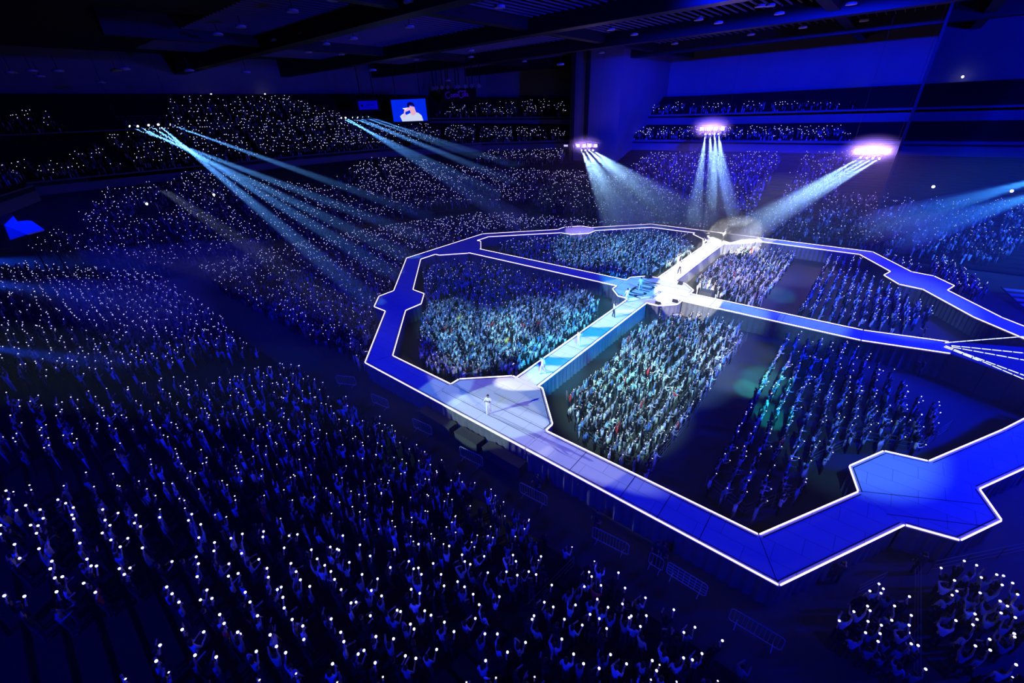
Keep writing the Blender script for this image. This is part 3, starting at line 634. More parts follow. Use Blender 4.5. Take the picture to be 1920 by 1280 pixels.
for k, (px, py) in enumerate(lampspots):
    p = at(px, py, 34.8)
    if np.hypot(p[0] - CAM[0], p[1] - CAM[1]) > 150 or p[0] < -138 or p[1] > 96: p = at(px, py, 30.5)
    if p[0] < -138 or p[1] > 97:
        p = CAM + (p - CAM) * min((-136 - CAM[0]) / (p[0] - CAM[0]) if p[0] < -136 else 1, (94 - CAM[1]) / (p[1] - CAM[1]) if p[1] > 94 else 1)
    if k == 0: o = lp
    else:
        o = lp.copy(); C.objects.link(o)
        for ch in (l1, l2): c = ch.copy(); C.objects.link(c); c.parent = o
    rank = 1 + sum(1 for q in lampspots if q < (px, py)); o.location = p; tag(o, 'small round unlit lamp under the dark roof, %s from the left' % ordn(rank), 'ceiling lamp', 'round lamps under the roof')
# little bright lights over the stand doorways
m_bulb = mat('doorway_light', (.9, .9, .9), .5, emit=(.95, .97, 1.), strength=9., sample=False)
dl = [((1805, 144), 96, 'doorway light high on the right-hand wall'), ((1770, 234), 88, 'doorway light on the empty upper right tier'), ((1750, 350), 60, 'doorway light above the crowd at the foot of the empty right stand'), ((1897, 358), 58, 'doorway light at the right edge above the crowd'),
      ((1602, 181), 96, 'doorway light at the top right end of the topmost crowd row'), ((1187, 198), 96, 'doorway light at the left end of the topmost right-hand crowd row'), ((1481, 325), 66, 'brightest doorway light in the dark gap of the far stand'), ((1374, 319), 66, 'doorway light left of the dark gap in the far stand'),
      ((982, 190), 92, 'doorway light above the top tier left of the pillars'), ((908, 194), 92, 'doorway light above the middle of the left top tier'), ((833, 196), 92, 'doorway light at the left end of the far top tier'), ((1040, 187), 92, 'doorway light beside the pillar on the top tier')]
for (px, y, lb) in dl:
    p = bky(*px, y); o = MB().ball(tuple(p), .22, 8, 6).build('doorway_light', m_bulb); tag(o, lb, 'light')
for (px, x, lb) in [((219, 283), -110, 'doorway light in the upper left tier stairwell'), ((275, 382), -84, 'doorway light in the dark stairwell of the lower left tier'), ((396, 177), -122, 'left light on top of the upper left tier'), ((497, 177), -122, 'right light on top of the upper left tier'),
                    ((90, 212), -132, 'light above the small far left group'), ((401, 365), -86, 'doorway light beside the second lower left stairwell'), ((502, 351), -88, 'doorway light under the left beams')]:
    p = bkx(*px, x); o = MB().ball(tuple(p), .2, 8, 6).build('doorway_light', m_bulb); tag(o, lb, 'light')
# ------------------------------------------------------------------ big screen, signs
def board(name, corners_px, p0, n, mt, label, cat, depth=.5, emis=True):
    c = [ray_plane(x, y, p0, n) for x, y in corners_px]       # tl tr br bl
    c0 = (c[0] + c[3]) / 2; c1 = (c[1] + c[2]) / 2; wd = np.hypot(*(c1 - c0)[:2]); ht = ((c[0] - c[3])[2] + (c[1] - c[2])[2]) / 2
    m0 = (c0 + c1) / 2; rz = math.atan2((c1 - c0)[1], (c1 - c0)[0]); root = empty(name, tuple(m0), rz, label, cat)
    MB().box((-wd / 2 - .5, .06, -ht / 2 - .5), (wd / 2 + .5, .06 + depth, ht / 2 + .5)).build('casing', m_black, root)
    MB().box((-wd / 2, 0, -ht / 2), (wd / 2, .07, ht / 2)).build('panel', mt, root)
    for x in (-wd * .35, wd * .35): MB().box((x - .08, .2, ht / 2), (x + .08, .4, 36 - m0[2])).build('hanger', m_black, root)
    return root, wd, ht
m_scr = mat('screen_blue', (.0, .0, .0), .5, emit=(.0, .02, .82), strength=1., noise=0, sample=False)
scr, SW, SH = board('video_screen', [(733, 187), (798, 185), (801, 226), (738, 228.5)], (-78, 48, 24), (-.6, .8, 0), m_scr, 'bright blue video screen showing a singer in white with a microphone', 'screen')
def emi(name, c, s=1.): return mat(name, (0, 0, 0), .5, emit=c, strength=s, sample=False)
pic = [('white_shirt', emi('picture_white', (.62, .68, .88)), [(.25, 1), (.2, .75), (.28, .66), (.36, .62), (.44, .9), (.37, .72), (.47, .66), (.53, .62), (.56, .70), (.61, .73), (.66, .70), (.70, .60), (.77, .64), (.85, .76), (.88, 1)]),
       ('neck', emi('picture_skin', (.78, .42, .58)), [(.53, .60), (.54, .71), (.60, .74), (.66, .70), (.70, .62), (.66, .52), (.66, .35), (.53, .30), (.50, .42), (.52, .52)]),
       ('forearm', emi('picture_arm', (.80, .48, .66)), [(.29, .80), (.34, .84), (.38, .56), (.47, .52), (.54, .46), (.50, .36), (.42, .37), (.36, .44)]),
       ('hair', emi('picture_hair', (.004, .0, .05)), [(.47, .37), (.45, .26), (.47, .16), (.55, .12), (.63, .16), (.67, .25), (.67, .33), (.64, .32), (.61, .27), (.55, .25), (.51, .28), (.50, .36)]),
       ('microphone', emi('picture_microphone', (.9, .85, 1.)), [(.31, .39), (.42, .38), (.44, .43), (.40, .47), (.32, .43)])]
for k, (nm, mt, pl) in enumerate(pic):
    y = -.02 - .01 * k; vs = [((u - .5) * SW * .98, y, (.5 - v_) * SH * .99) for u, v_ in pl]
    me = bpy.data.meshes.new(nm); bm = bmesh.new(); f = bm.faces.new([bm.verts.new(p) for p in vs]); bmesh.ops.triangulate(bm, faces=[f]); bm.to_mesh(me); bm.free(); me.materials.append(mt); mesh_obj('picture_' + nm, me, scr)
m_sign = mat('dim_sign_blue', (.05, .05, .3), .6, emit=(.0, .0, .32), strength=1., sample=False); m_sdark = mat('sign_black', (.004, .004, .004), .8)
sg, gw, gh = board('sign_board', [(672, 190), (707, 188), (708.5, 204.5), (673, 206)], (-82, 40, 24), (-.6, .8, 0), m_sign, 'small dim blue sign with a black disc and word, left of the video screen', 'sign', .3)
MB().tube([(-gw * .32, -.02, -gh * .03), (-gw * .32, -.05, -gh * .03)], gh * .14, 16).build('logo_disc', m_sdark, sg)
t = text('SUNTORY', gh * .26, (gw * .1, -.03, 0), 0, m_sdark, sg, rx=PI / 2, sx=.82)
m_sblk = mat('sign_black_face', (.01, .01, .012), .7)
cc, cw, ch_ = board('sign_board', [(828, 171), (889, 167), (890, 184), (829, 187)], (-66, 66, 30), (-.3, .95, 0), m_sblk, 'black billboard with dim script lettering above the far top tier', 'sign', .4)
m_script = mat('dim_script', (.1, .1, .3), .6, emit=(.01, .0, .12), strength=1., sample=False)
def script(parent, w_, h_):
    S = lambda pts: [(x * w_, -.04, z * h_) for x, z in pts]
    def arc(cx, cz, rx, rz, a0, a1, n=10): return [(cx + rx * math.cos(math.radians(a0 + (a1 - a0) * k / n)), cz + rz * math.sin(math.radians(a0 + (a1 - a0) * k / n))) for k in range(n + 1)]
    strokes = [arc(-.24, .0, .065, .36, 50, 310), arc(-.15, -.08, .026, .15, 0, 360), arc(-.09, -.08, .026, .15, 40, 320), arc(-.04, -.08, .024, .15, 0, 360), [(-.016, .06), (-.014, -.2), (.0, -.23)], [(.0, -.06), (.03, -.05)],
               arc(.08, .0, .06, .36, 50, 310), [(.0, .28), (.06, .40), (.14, .34), (.20, .40)], arc(.135, -.08, .022, .15, 0, 360), [(.165, -.2), (.175, .3), (.185, .34), (.18, .1), (.178, -.2), (.19, -.23)], arc(.215, -.08, .022, .15, 0, 360), [(.237, .06), (.24, -.2), (.255, -.22)]]
    mb = MB()
    for s in strokes: mb.tube(S(s), .16, 5)
    mb.build('script_lettering', m_script, parent)
script(cc, cw * 1.25, ch_)
# row of speakers / round lamps above the billboard
for k, px in enumerate((811, 818, 828, 839, 853, 859, 872, 884, 898)):
    p = ray_plane(px, 165 - (px - 811) * .05, (-66, 66, 30), (-.3, .95, 0)); o = empty('floodlight', tuple(p), 0, 'dim round floodlight above the black billboard, %s from the left' % ORD[k + 1], 'floodlight', 'nine floodlights above the billboard')
    MB().tube([(0, .5, 0), (0, 0, 0)], [.35, .62], 12).build('reflector', m_pale, o); MB().box((-.1, .3, .3), (.1, .5, 36. - p[2])).build('bracket', m_black, o)
# blue-lit canopy at the left end
cb = empty('canopy', (-68, -49, 11.6), 0, 'flat blue-lit canopy roof at the left edge over the lower tier', 'canopy')
cpts = [at(-60, 405, 12.6), at(22, 400.5, 12.6), at(33, 415, 12.6), at(52, 413, 12.6), at(60, 414, 12.6), at(83, 430, 12.6), at(50, 438.5, 12.6), at(0, 419, 12.6), at(-60, 400, 12.6)][:8]
mb = MB(); mb.prism([(p[0] + 68, p[1] + 49) for p in reversed(cpts)], .85, 1.0); mb.build('roof_sheet', mat('canopy_sheet', (.8, .8, .85), .7), cb)
q = [at(-60, 412, 12.5), at(0, 420.5, 12.5), at(50, 440, 12.5), at(16, 451, 11.2), at(-60, 440, 11.0)]
MB().add([(p[0] + 68, p[1] + 49, p[2] - 11.6) for p in q], [(0, 1, 2, 3, 4)]).build('valance', mat('canopy_valance', (.45, .45, .5), .7), cb)
for p in (cpts[5], cpts[6]): MB().tube([(p[0] + 68, p[1] + 49, -6), (p[0] + 68, p[1] + 49, .9)], .08, 6).build('post', m_black, cb)

# ------------------------------------------------------------------ floor furniture
def barrier(p, q, label, infill='bars', h=1.1):
    p = np.array(p, float); q = np.array(q, float); L = np.hypot(*(q - p)); rz = math.atan2(*(q - p)[::-1]); root = empty('crowd_barrier', (*((p + q) / 2), 0), rz, label, 'barrier')
    a = L / 2; f = MB(); pts = [(-a, 0, .25), (-a, 0, h - .12), (-a + .12, 0, h), (a - .12, 0, h), (a, 0, h - .12), (a, 0, .25), (a - .1, 0, .16), (-a + .1, 0, .16), (-a, 0, .25)]
    for i in range(8): f.tube([pts[i], pts[i + 1]], .024, 5)
    fr = f.build('frame', m_steel, root); b = MB(); n = int(L / (.18 if infill == 'bars' else .3))
    for i in range(1, n): b.tube([(-a + L * i / n, 0, .16), (-a + L * i / n, 0, h)], .012, 4)
    if infill == 'mesh':
        for z in (.4, .62, .85): b.tube([(-a, 0, z), (a, 0, z)], .012, 4)
    b.build('bars', m_steel, fr)
    for x in (-a * .7, a * .7): MB().tube([(x, -.32, .03), (x, 0, .17), (x, .32, .03)], .02, 5).build('foot', m_steel, root)
nb = [(-15.4, .9, 'leftmost, below the near-left corner of the runway', .5), (-9.9, 1.0, 'second from the left, below the left part of the near runway', .16), (-4.1, 1.0, 'third from the left, just left of the black crates', .12), (1.4, 1.05, 'fourth from the left, below the singer alone', .1), (7.1, 1.05, 'fifth from the left, right of the black crates', .08), (12.7, 1.1, 'sixth from the left, with a crouching guard behind', .1), (20.4, 1.15, 'rightmost, below the bottom corner of the runway', 0.)]
for x, a, lb, r in nb: barrier((x - a, -34.9 - a * r), (x + a, -34.9 + a * r), 'steel crowd barrier, ' + lb)
barrier((14.9, -34.5), (15.7, -34.5), 'short steel barrier touching the mesh barrier near the bottom aisle'); barrier((15.9, -34.45), (18.0, -34.5), 'steel barrier with square mesh infill near the bottom aisle', 'mesh')
def crate(x0, x1, y0, y1, h, label, z0=0.):
    root = empty('equipment_crate', ((x0 + x1) / 2, (y0 + y1) / 2, z0), 0, label, 'crate'); a = (x1 - x0) / 2; b = (y1 - y0) / 2
    MB().box((-a, -b, 0.06), (a, b, h)).build('body', m_case, root); MB().box((-a - .02, -b - .02, h - .02), (a + .02, b + .02, h + .03)).build('lid', m_case, root)
    MB().box((-a, -b, 0), (a, b, .06)).build('skid', m_black, root)
crate(-5.7, -1.9, -34.0, -33.15, .9, 'leftmost long black crate under the edge of the near platform'); crate(-1.3, 1.1, -34.0, -33.15, .9, 'middle long black crate under the edge of the near platform'); crate(1.7, 5.2, -34.0, -33.15, 1.0, 'rightmost long black crate under the near platform edge')
def monitor(px, rz, label):
    p = at(*px, ZD); o = empty('stage_monitor', (p[0], p[1], ZD + .005), rz, label, 'speaker')
    MB().add([(-.3, -.22, 0), (.3, -.22, 0), (.3, .22, 0), (-.3, .22, 0), (-.3, .1, .38), (.3, .1, .38), (.3, .22, .38), (-.3, .22, .38)], [(0, 3, 2, 1), (0, 1, 5, 4), (4, 5, 6, 7), (2, 3, 7, 6), (1, 2, 6, 5), (3, 0, 4, 7)]).build('cabinet', m_black, o)
monitor((1213, 521), 0, 'black monitor wedge on the far edge of the centre stage behind the lettering'); monitor((1218, 521), 0, 'second black monitor wedge beside the one behind the lettering'); monitor((1266, 566), PI, 'black monitor wedge on the near right edge of the white half'); monitor((1275, 533), 0, 'black monitor wedge at the far right edge of the white half')
monitor((1234, 570), PI, 'black monitor wedge on the near edge at the cyan half')
for (px, lb) in [((1062, 427), 'dark figure crouching at the back edge of the violet platform, left of two'), ((1070, 427), 'dark figure crouching at the back edge of the violet platform, right of two')]:
    p = at(*px, ZD); me, h = body_mesh('stagehand', 'fore', 'fore', .5, 1.2)
    for m in (m_skin, m_trs, m_trs, m_shoe): me.materials.append(m)
    o = mesh_obj('stagehand', me); o.location = (p[0], p[1], ZD - .0); o.scale = (1, 1, .62); o.rotation_euler = (0, 0, 2.8); tag(o, lb, 'person'); mesh_obj('hair', hair_s, o)
for (px, lb, top, rz) in [((1118, 992), 'security guard in black behind a barrier below the near runway', 0, PI), ((1008, 925), 'security guard in black beside the fifth barrier', 0, PI), ((1228, 1052), 'guard in black sitting by the mesh barrier', 0, PI), ((1240, 1056), 'second guard in black close to the mesh barrier', 0, PI), ((1092, 930), 'guard standing in the dark under the near runway', 0, PI),
                          ((1194, 604), 'stagehand with a white cap beside the skirt of the near centre runway', 1, 2), ((1236, 600), 'stagehand under the edge of the centre stage, nearer the corner', 0, 2), ((1358, 585), 'stagehand looking out by the right-hand runway above the packed block', 0, 0), ((1562, 1092), 'guard in black on the open floor below the bottom corner', 0, 0),
                          ((1726, 640), 'camera operator alone on the dark floor left of the light strips', 0, 1.5), ((1722, 705), 'crew member on the dark floor below the runway end', 0, 1.5), ((1875, 640), 'crew member by the upper light strip at the right edge', 0, 1.5), ((1712, 1075), 'guard by the fence between the two bottom right blocks', 0, 0)]:
    p = at(*px, .0); me, h = body_mesh('crew_member', 'down', 'fore', .1, 1.1)
    for m in (m_skin, m_trs, m_trs, m_shoe): me.materials.append(m)
    o = mesh_obj('crew_member', me); o.location = (p[0], p[1], 0); o.scale = (1.03,) * 3; o.rotation_euler = (0, 0, rz); tag(o, lb, 'person'); mesh_obj('hair', hair_s, o)
def fence(pts, label, h=1.05):
    P = [at(x, y, 0.)[:2] for x, y in pts]; c = np.mean(P, 0); root = empty('fence', (*c, 0), 0, label, 'fence'); mb = MB()
    for i in range(len(P) - 1):
        a, b = P[i] - c, P[i + 1] - c; L = np.hypot(*(b - a))
        for z in (.35, .7, h): mb.bar((*a, z), (*b, z), .022)
    mb.build('rails', m_fence, root)
    for i in range(len(P) - 1):
        a, b = P[i] - c, P[i + 1] - c; L = np.hypot(*(b - a)); n = max(1, int(L / 1.8))
        for k in range(n + 1): q_ = a + (b - a) * k / n; MB().bar((*q_, 0), (*q_, h), .04).build('post', m_fence, root)

fence([(1322, 912), (1392, 968), (1500, 930), (1512, 880)], 'steel fence around the near end of the right-hand inner block'); fence([(1518, 872), (1590, 838), (1600, 828), (1722, 846), (1775, 808)], 'steel fence along the right side of the right-hand inner block')
fence([(1215, 888), (1290, 800), (1345, 710), (1398, 640)], 'thin steel fence on the right flank of the brightly lit packed block'); fence([(1062, 750), (1078, 808), (1150, 868), (1215, 888)], 'steel fence at the near left end of the brightly lit packed block')
fence([(848, 706), (962, 704), (1020, 672), (1120, 600)], 'steel fence between the left inner crowd and the centre runway'); fence([(1708, 1275), (1712, 1060)], 'fence running down between the two bottom right blocks'); fence([(1738, 1075), (1930, 1035)], 'fence along the top of the bottom right corner block')
fence([(1600, 1120), (1650, 1095)], 'short fence above the small floor block at the bottom'); fence([(1075, 1066), (992, 1152), (915, 1228)], 'low rail along the diagonal aisle at the bottom')
ss = empty('stage_steps', (5.0, -4.6, 0), -.6, 'open steps down from the near right corner of the centre stage', 'steps')
for k in range(5): MB().box((k * .32, -.7, 1.6 - k * .36), (k * .32 + .3, .1, 1.66 - k * .36)).build('step', m_steel, ss)
MB().bar((0, -.7, 1.75), (1.7, -.7, .05), .06).bar((0, .1, 1.75), (1.7, .1, .05), .06).build('stringer', m_black, ss)
for (px, sz, lb) in [((1803, 708), (1.2, .8, .9), 'grey console under the end of the long cross runway'), ((1838, 722), (1.6, .9, 1.1), 'pale equipment case below the dashed light strips'), ((1862, 735), (.9, .7, .8), 'smaller case right of the pale equipment case'), ((1907, 752), (1.2, .8, 1.), 'case at the right edge below the dashed strips'),
                     ((1777, 695), (1.0, .5, .5), 'low box left of the console'), ((1240, 540), (1, 1, 1), '')][:5]:
    p = at(*px, 0); crate(p[0] - sz[0] / 2, p[0] + sz[0] / 2, p[1] - sz[1] / 2, p[1] + sz[1] / 2, sz[2], lb)
p = at(1293, 535, 0); crate(4.6, 6.2, 4.0, 5.2, 1.5, 'dark blue box beside the white runway at the centre stage')

# ------------------------------------------------------------------ show lights
m_lens = mat('lit_lens', (.9, .9, .9), .3, emit=(.85, .92, 1.), strength=14., sample=False)
m_strobe = mat('strobe_lens', (.9, .9, .9), .3, emit=(.80, .62, 1.), strength=26., sample=False)
def scatter(name, dens, g=.3):
    m = bpy.data.materials.new(name); m.use_nodes = True; nt = m.node_tree; nt.nodes.clear(); out = nt.nodes.new('ShaderNodeOutputMaterial'); v = nt.nodes.new('ShaderNodeVolumeScatter')
    v.inputs['Density'].default_value = dens; v.inputs['Anisotropy'].default_value = g; nt.links.new(v.outputs[0], out.inputs['Volume']); return m
m_puff = scatter('lamp_glow_smoke', .05, 0.)  # added smoke balls that stand in for the glow of the lamps
_nt = m_puff.node_tree; _tc = _nt.nodes.new('ShaderNodeTexCoord'); _mp = _nt.nodes.new('ShaderNodeMapping'); _mp.inputs['Location'].default_value = (-1, -1, -1); _mp.inputs['Scale'].default_value = (2, 2, 2)
_g = _nt.nodes.new('ShaderNodeTexGradient'); _g.gradient_type = 'QUADRATIC_SPHERE'; _ml = _nt.nodes.new('ShaderNodeMath'); _ml.operation = 'MULTIPLY'; _ml.inputs[1].default_value = .3
_nt.links.new(_tc.outputs['Generated'], _mp.inputs['Vector']); _nt.links.new(_mp.outputs[0], _g.inputs['Vector']); _nt.links.new(_g.outputs['Fac'], _ml.inputs[0]); _nt.links.new(_ml.outputs[0], [n for n in _nt.nodes if n.type == 'VOLUME_SCATTER'][0].inputs['Density'])
m_beam = scatter('beam_cone_smoke', .06, .2)  # smoke kept to cones, added to make the beams show
def spot(src, dst, power, col, deg, blend=.35, label='', group=None, r=.12, body=True, name='moving_spotlight'):
    root = empty(name, tuple(src), 0, label, 'spotlight', group)
    d = (Vector(dst) - Vector(src)).normalized(); R = d.to_track_quat('Y', 'Z').to_matrix().to_4x4()
    mb = MB(); mb.tube([tuple(R @ Vector((0, y, 0))) for y in (-.42, -.3, .18, .25)], [.12, .2, .2, .17], 10); hd_ = mb.build('head', m_black, root)
    ln = MB().tube([tuple(R @ Vector((0, y, 0))) for y in (.25, .27)], [.15, .15], 12).build('lens', m_lens, hd_)
    MB().box((-.28, -.06, -.05), (-.23, .06, .45)).box((.23, -.06, -.05), (.28, .06, .45)).box((-.28, -.1, .45), (.28, .1, .58)).build('yoke', m_black, root)
    l = bpy.data.lights.new('beam_light', 'SPOT'); l.energy = power; l.color = col; l.spot_size = math.radians(deg); l.spot_blend = blend; l.shadow_soft_size = r
    L_ = (Vector(dst) - Vector(src)).length * 1.03; ta = math.tan(math.radians(deg / 2)) * 1.06; rr = [r + ta * L_ * k / 6 for k in range(7)]
    MB().tube([tuple(R @ Vector((0, .3 + (L_ - .3) * k / 6, 0))) for k in range(7)], rr, 16).build('beam', m_beam, root)
    o = bpy.data.objects.new('beam_light', l); C.objects.link(o); o.parent = root; o.location = tuple(d * .5); o.rotation_euler = d.to_track_quat('-Z', 'Y').to_euler()
    return root
def truss(p, q, label, up_=1.0, top=36.):
    p = Vector(p) + Vector((0, 0, up_)); q = Vector(q) + Vector((0, 0, up_)); c = (p + q) / 2; root = empty('lighting_truss', tuple(c), 0, label, 'truss')
    a, b = p - c, q - c; u = (b - a).normalized(); n = u.cross(Vector((0, 0, 1))) * .22; mb = MB()
    cs_ = [n + Vector((0, 0, -.22)), -n + Vector((0, 0, -.22)), n + Vector((0, 0, .22)), -n + Vector((0, 0, .22))]
    for o in cs_: mb.tube([tuple(a + o), tuple(b + o)], .035, 6)
    mb.build('chords', m_black, root); L = (b - a).length; k = max(2, int(L / .5)); br = MB()
    for i in range(k):
        s0 = a + u * L * i / k; s1 = a + u * L * (i + 1) / k
        br.bar(tuple(s0 + cs_[0]), tuple(s1 + cs_[2]), .025); br.bar(tuple(s0 + cs_[1]), tuple(s1 + cs_[3]), .025); br.bar(tuple(s0 + cs_[0]), tuple(s1 + cs_[1]), .025)
    br.build('braces', m_black, root)
    for e in (a, b): MB().tube([tuple(e + Vector((0, 0, .2))), (e[0], e[1], top - c[2])], .02, 4).build('hanging_cable', m_black, root)
CYAN = (.10, .36, 1.)
BW = (.30, .58, 1.)
# left rig
L1 = [((239, 235), (800, 448)), ((255, 235), (785, 492)), ((276, 233), (750, 522)), ((295, 232), (712, 580)), ((315, 232), (800, 405))]
P1 = [bkx(*s, -72) for s, d in L1]; 
for k, ((s, d), p) in enumerate(zip(L1, P1)): spot(p, at(*d, 1.), 680000, CYAN, 3.5, .5, 'spotlight with a pale blue beam, %s from the left in the left-hand row of five' % ORD[k + 1])
truss(P1[0] + (0, -1, 0), P1[-1] + (0, 1, 0), 'black truss carrying the five left-hand spotlights')
L2 = [((638, 220), (930, 362)), ((647, 220), (960, 408)), ((659, 219.5), (935, 330)), ((668.5, 219.5), (960, 340)), ((678, 218.5), (960, 318)), ((689, 218.5), (1010, 325))]
P2 = [bkx(*s, -86) for s, d in L2]
for k, ((s, d), p) in enumerate(zip(L2, P2)): spot(p, at(*d, 6.), 460000, CYAN, 3.6, .5, 'spotlight with a teal beam, %s from left in the row of six by the screen' % ORD[k + 1])
truss(P2[0] + (0, -1, 0), P2[-1] + (0, 1, 0), 'black truss carrying the six spotlights near the screen')
def rig(bl, sp, yy, pw_, deg, who, zdn=0., hd=1.6):
    PB = [bky(*s, yy) for s in bl]
    for k, p in enumerate(PB):
        o = empty('strobe_light', tuple(p), 0, 'blazing violet-white lamp, %s of four %s' % (ORD[k + 1], who), 'lamp')
        MB().box((-.42, .0, -.36), (.42, .45, .36)).build('housing', m_black, o); MB().box((-.34, -.04, -.28), (.34, .0, .28)).build('lens', m_strobe, o.children[0])
        l = bpy.data.lights.new('strobe_glow', 'POINT'); l.energy = hd * 1500; l.color = (.45, .25, 1.); l.shadow_soft_size = .3
        q = bpy.data.objects.new('strobe_glow', l); C.objects.link(q); q.parent = o; q.location = (0, -.5, 0)
    for k, (s, d, z) in enumerate(sp): spot(bky(*s, yy - .3), at(*d, z), pw_, BW, deg, .5, 'white-blue beam spotlight, %s of four under the lamps %s' % (ORD[k + 1], who))
    c_ = (PB[0] + PB[-1]) / 2; w_ = PB[-1][0] - PB[0][0]; hzp = MB().ball((0, 0, 0), (w_ * .5 + 3.2, 2.6, 2.8), 16, 10).build('glow_puff', m_puff); hzp.location = tuple(c_ + (0, -.8, .3)); tag(hzp, 'violet glow as added haze round the four lamps ' + who, 'haze', kind='stuff')
    truss(PB[0] + (-.8, 0, 0), PB[-1] + (.8, 0, 0), 'black truss carrying the four blazing lamps ' + who)
rig([(1084, 273), (1095.5, 273), (1106, 273), (1117, 273)], [((1090, 281), (1160, 425), 2), ((1097, 281), (1200, 432), 2), ((1104, 281), (1262, 425), 2), ((1111, 281), (1330, 436), 2)], 55, 200000, 10., 'left of the far stage end', hd=.35)
rig([(1316, 241.5), (1329, 241.5), (1342, 241), (1355, 241)], [((1323, 250), (1300, 420), 2), ((1331, 250), (1340, 435), 2), ((1339.5, 250), (1352, 440), 2), ((1347, 250), (1372, 445), 2)], 58, 150000, 8.5, 'above the far stage end', hd=.7)
rig([(1607, 283), (1626, 283), (1645, 283), (1665, 283)], [((1616, 294), (1345, 450), 2), ((1628, 295), (1357, 450), 2), ((1639, 295.5), (1368, 452), 2), ((1651, 296), (1382, 455), 2)], 50, 170000, 7.5, 'right of the far stage end', hd=1.1)
o = empty('strobe_light', tuple(bky(1061, 273, 56)), 0, 'dimmer wide lamp left of the pillar lamps', 'lamp'); MB().box((-.7, 0, -.3), (.7, .5, .3)).build('housing', m_black, o); MB().box((-.62, -.04, -.22), (.62, 0, .22)).build('lens', emi('dim_lens', (.45, .4, 1.), 1.6), o)
# unseen spots on stage and audience, without rigs; some are added fill
def pool(src, dst, rad, E, col, bl=.25):
    r2 = sum((a_ - b_) ** 2 for a_, b_ in zip(src, dst)); SP.append((src, dst, E * 39.5 * r2, col, 2 * math.degrees(math.atan(rad / math.sqrt(r2))), bl, ''))
SP = []
GW = (.86, .98, .8); WW = (1., 1., .85); CY = (.05, .62, 1.); PK = (.95, .92, .66)
# the lone singer: three crossing spots throw the three shadows
pool((-24, -81, 27), (1.2, -29.8, 2), 3.7, 1.2, (.62, 1., .62), .08); pool((-72, -35, 18.5), (4.2, -31.4, 2), 1.9, 2.2, (.5, .62, 1.), .1); pool((57, -46, 24), (-.6, -30.6, 2), 3.0, .6, PK, .08)
pool((34, 30, 34), (8.8, -31.7, 2), 2.5, .5, (.92, .92, .62), .12); pool((-20, 30, 34), (-4.6, -32.5, 2), 2.3, .7, (.3, .75, 1.), .2); pool((16, 20, 35), (1, -30.0, 2), 4.2, .3, (.1, .55, 1.), .3)  # unseen fill spots added over the platform and runway
# pools round the dancers on the near runway
for y in (-25.5, -18.6, -10.6, -5.8): pool((-34, -60 + y * .3, 33), (.1, y, 2), 1.9, 2.2, (.93, .88, .98), .15)
for y in (-22, -14.5, -8.): pool((30, -30 + y, 33), (0, y, 2), 3.6, 2.6, (.03, .55, 1.), .45)
pool((-38, -46, 34), (-1.8, -.6, 2), 4.2, 1.6, (.35, .62, 1.), .2); pool((40, -30, 34), (-3, 0, 2), 3.4, 1.6, (.02, .5, 1.), .5)
pool((20, -48, 33), (4.1, 1.2, 2), 4.1, 3.2, WW, .04)
for y in (7.5, 12.5, 17.5, 22.5): pool((14, -20, 34), (0, y, 2), 3.0, 3.2, WW, .25)
pool((24, -20, 33), (1.8, 30.0, 2), 4.3, 7., WW, .12); pool((-10, -20, 34), (4.6, 31.5, 2), 3.0, 1.5, WW, .3)
# light sweeping over the audience inside the ring
for (x, y, r, E, c) in [(7, -22.5, 6.5, 1.6, (.5, .95, .9)), (8, -13, 7, 1.5, (.42, .92, .95)), (13, -10, 5, 1.6, (.6, .85, 1.)), (-10, -21.5, 5.6, 1.2, (.3, .85, .95)), (-7, -16, 6, 1.2, (.35, .85, .95)), (-17, -20.5, 4.5, .7, (.3, .8, 1.)), (-5, -8, 4.5, .9, (.3, .85, .95)),
                        (-8, 17, 8, 1.3, (.25, .75, 1.)), (-18, 14, 7, .8, (.25, .7, 1.)), (7, 18, 7, 1.1, (.75, .82, 1.)), (8, 10, 6, 1.1, (.8, .85, 1.)), (12, 24, 6, 1.1, (.5, .7, 1.)), (17, 2.3, 4, .6, (.3, .7, 1.)),
                        (16, -12, 2.2, 3.2, (.02, .9, .9)), (15, -14, 1.2, 4, (.02, .95, .9)), (17.5, -17, 1.5, 3, (.02, .95, .9)), (13, 11, 2, 2, (.02, .8, 1.)), (5.6, -20, 3., .8, (.1, .8, .9)), (9, 0, 5, 1.3, (.3, .7, 1.)), (22, -17, 6, .5, (.2, .6, 1.)), (24, 12, 8, .5, (.3, .6, 1.))]:
    pool((x * .4 + 18, y * .5 - 38, 35), (x, y, 1), r, E, c, .6)

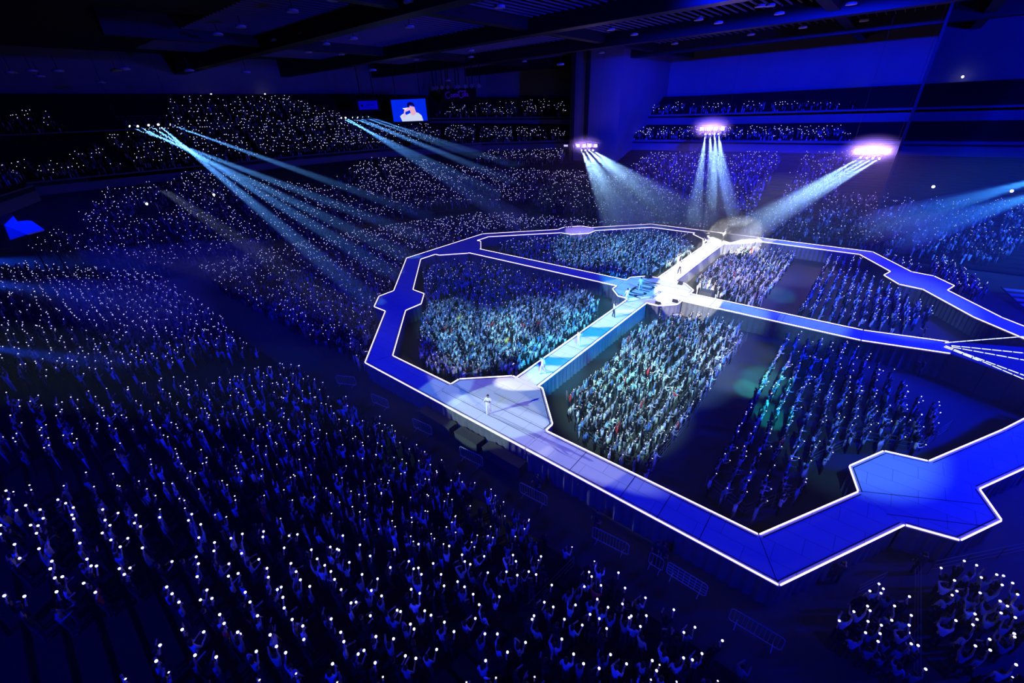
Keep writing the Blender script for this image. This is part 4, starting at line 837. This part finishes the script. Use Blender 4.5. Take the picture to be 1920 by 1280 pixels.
for (x, y, r, E, c) in [(30, 52, 16, 1.0, (.06, .34, 1.)), (46, 50, 14, 1.2, (.08, .42, 1.)), (16, 44, 10, .8, (.06, .32, 1.)), (6, 40, 9, .8, (.1, .4, 1.))]: pool((x * .5 + 26, 0, 34), (x, y, 2), r, E, c, .8)
pool((56, 18, 20), (38, 34, 1), 9, 1.6, (.06, .3, 1.), .9)
for k, (s_, d_, y_, p_) in enumerate([((2010, 318), (1640, 425), 62, 200000), ((2010, 345), (1700, 440), 62, 160000)]):
    spot(bky(*s_, y_), at(*d_, 5.), p_, (.04, .3, 1.), 8, .6, 'spotlight beyond the right edge with a faint blue beam, %s of two' % ('upper', 'lower')[k])
for k, (s_, d_, z_, p_) in enumerate([((-90, 486), (480, 512), 5.5, 60000), ((-90, 520), (330, 600), 6.5, 60000), ((-90, 640), (230, 690), 8., 22000)]):
    spot(at(*s_, z_), at(*d_, 1.2 if k == 0 else 4.), p_ * .5, (.01, .07, 1.), 13, .9, 'spotlight beyond the left edge with a broad blue beam, %s of three' % ('top', 'middle', 'lowest')[k])

pool((52, 6, 30), (17, 14, 0), 10, 2.6, (0, .02, 1.), .7); pool((56, -6, 30), (20, -8, 0), 9, 1.6, (0, .02, 1.), .7)  # unseen blue spots added to tint the inner floor
pool((-6, -16, 34), (-24.2, 21.6, 2), 2.9, 1.5, (.5, .32, 1.), .2)
for (s, d, pw_, col, deg, bl, lb) in SP:
    l = bpy.data.lights.new('stage_spot', 'SPOT'); l.energy = pw_; l.color = col; l.spot_size = math.radians(deg); l.spot_blend = bl; l.shadow_soft_size = .15
    o = bpy.data.objects.new('stage_spot', l); C.objects.link(o); o.location = s; aim(o, d)
# ------------------------------------------------------------------ haze
hz = MB().box((-139, -109, .05), (88, 118, 15)).build('haze', scatter('thin_haze', HAZE, .3)); tag(hz, 'thin theatrical haze hanging low over the hall floor and lower tier', 'haze', kind='stuff')
hz2 = MB().box((-24, 32, .06), (87, 117, 15.2)).build('haze', scatter('denser_haze', .0045, .3)); tag(hz2, 'blue haze drifting over the far right tiers', 'haze', kind='stuff')
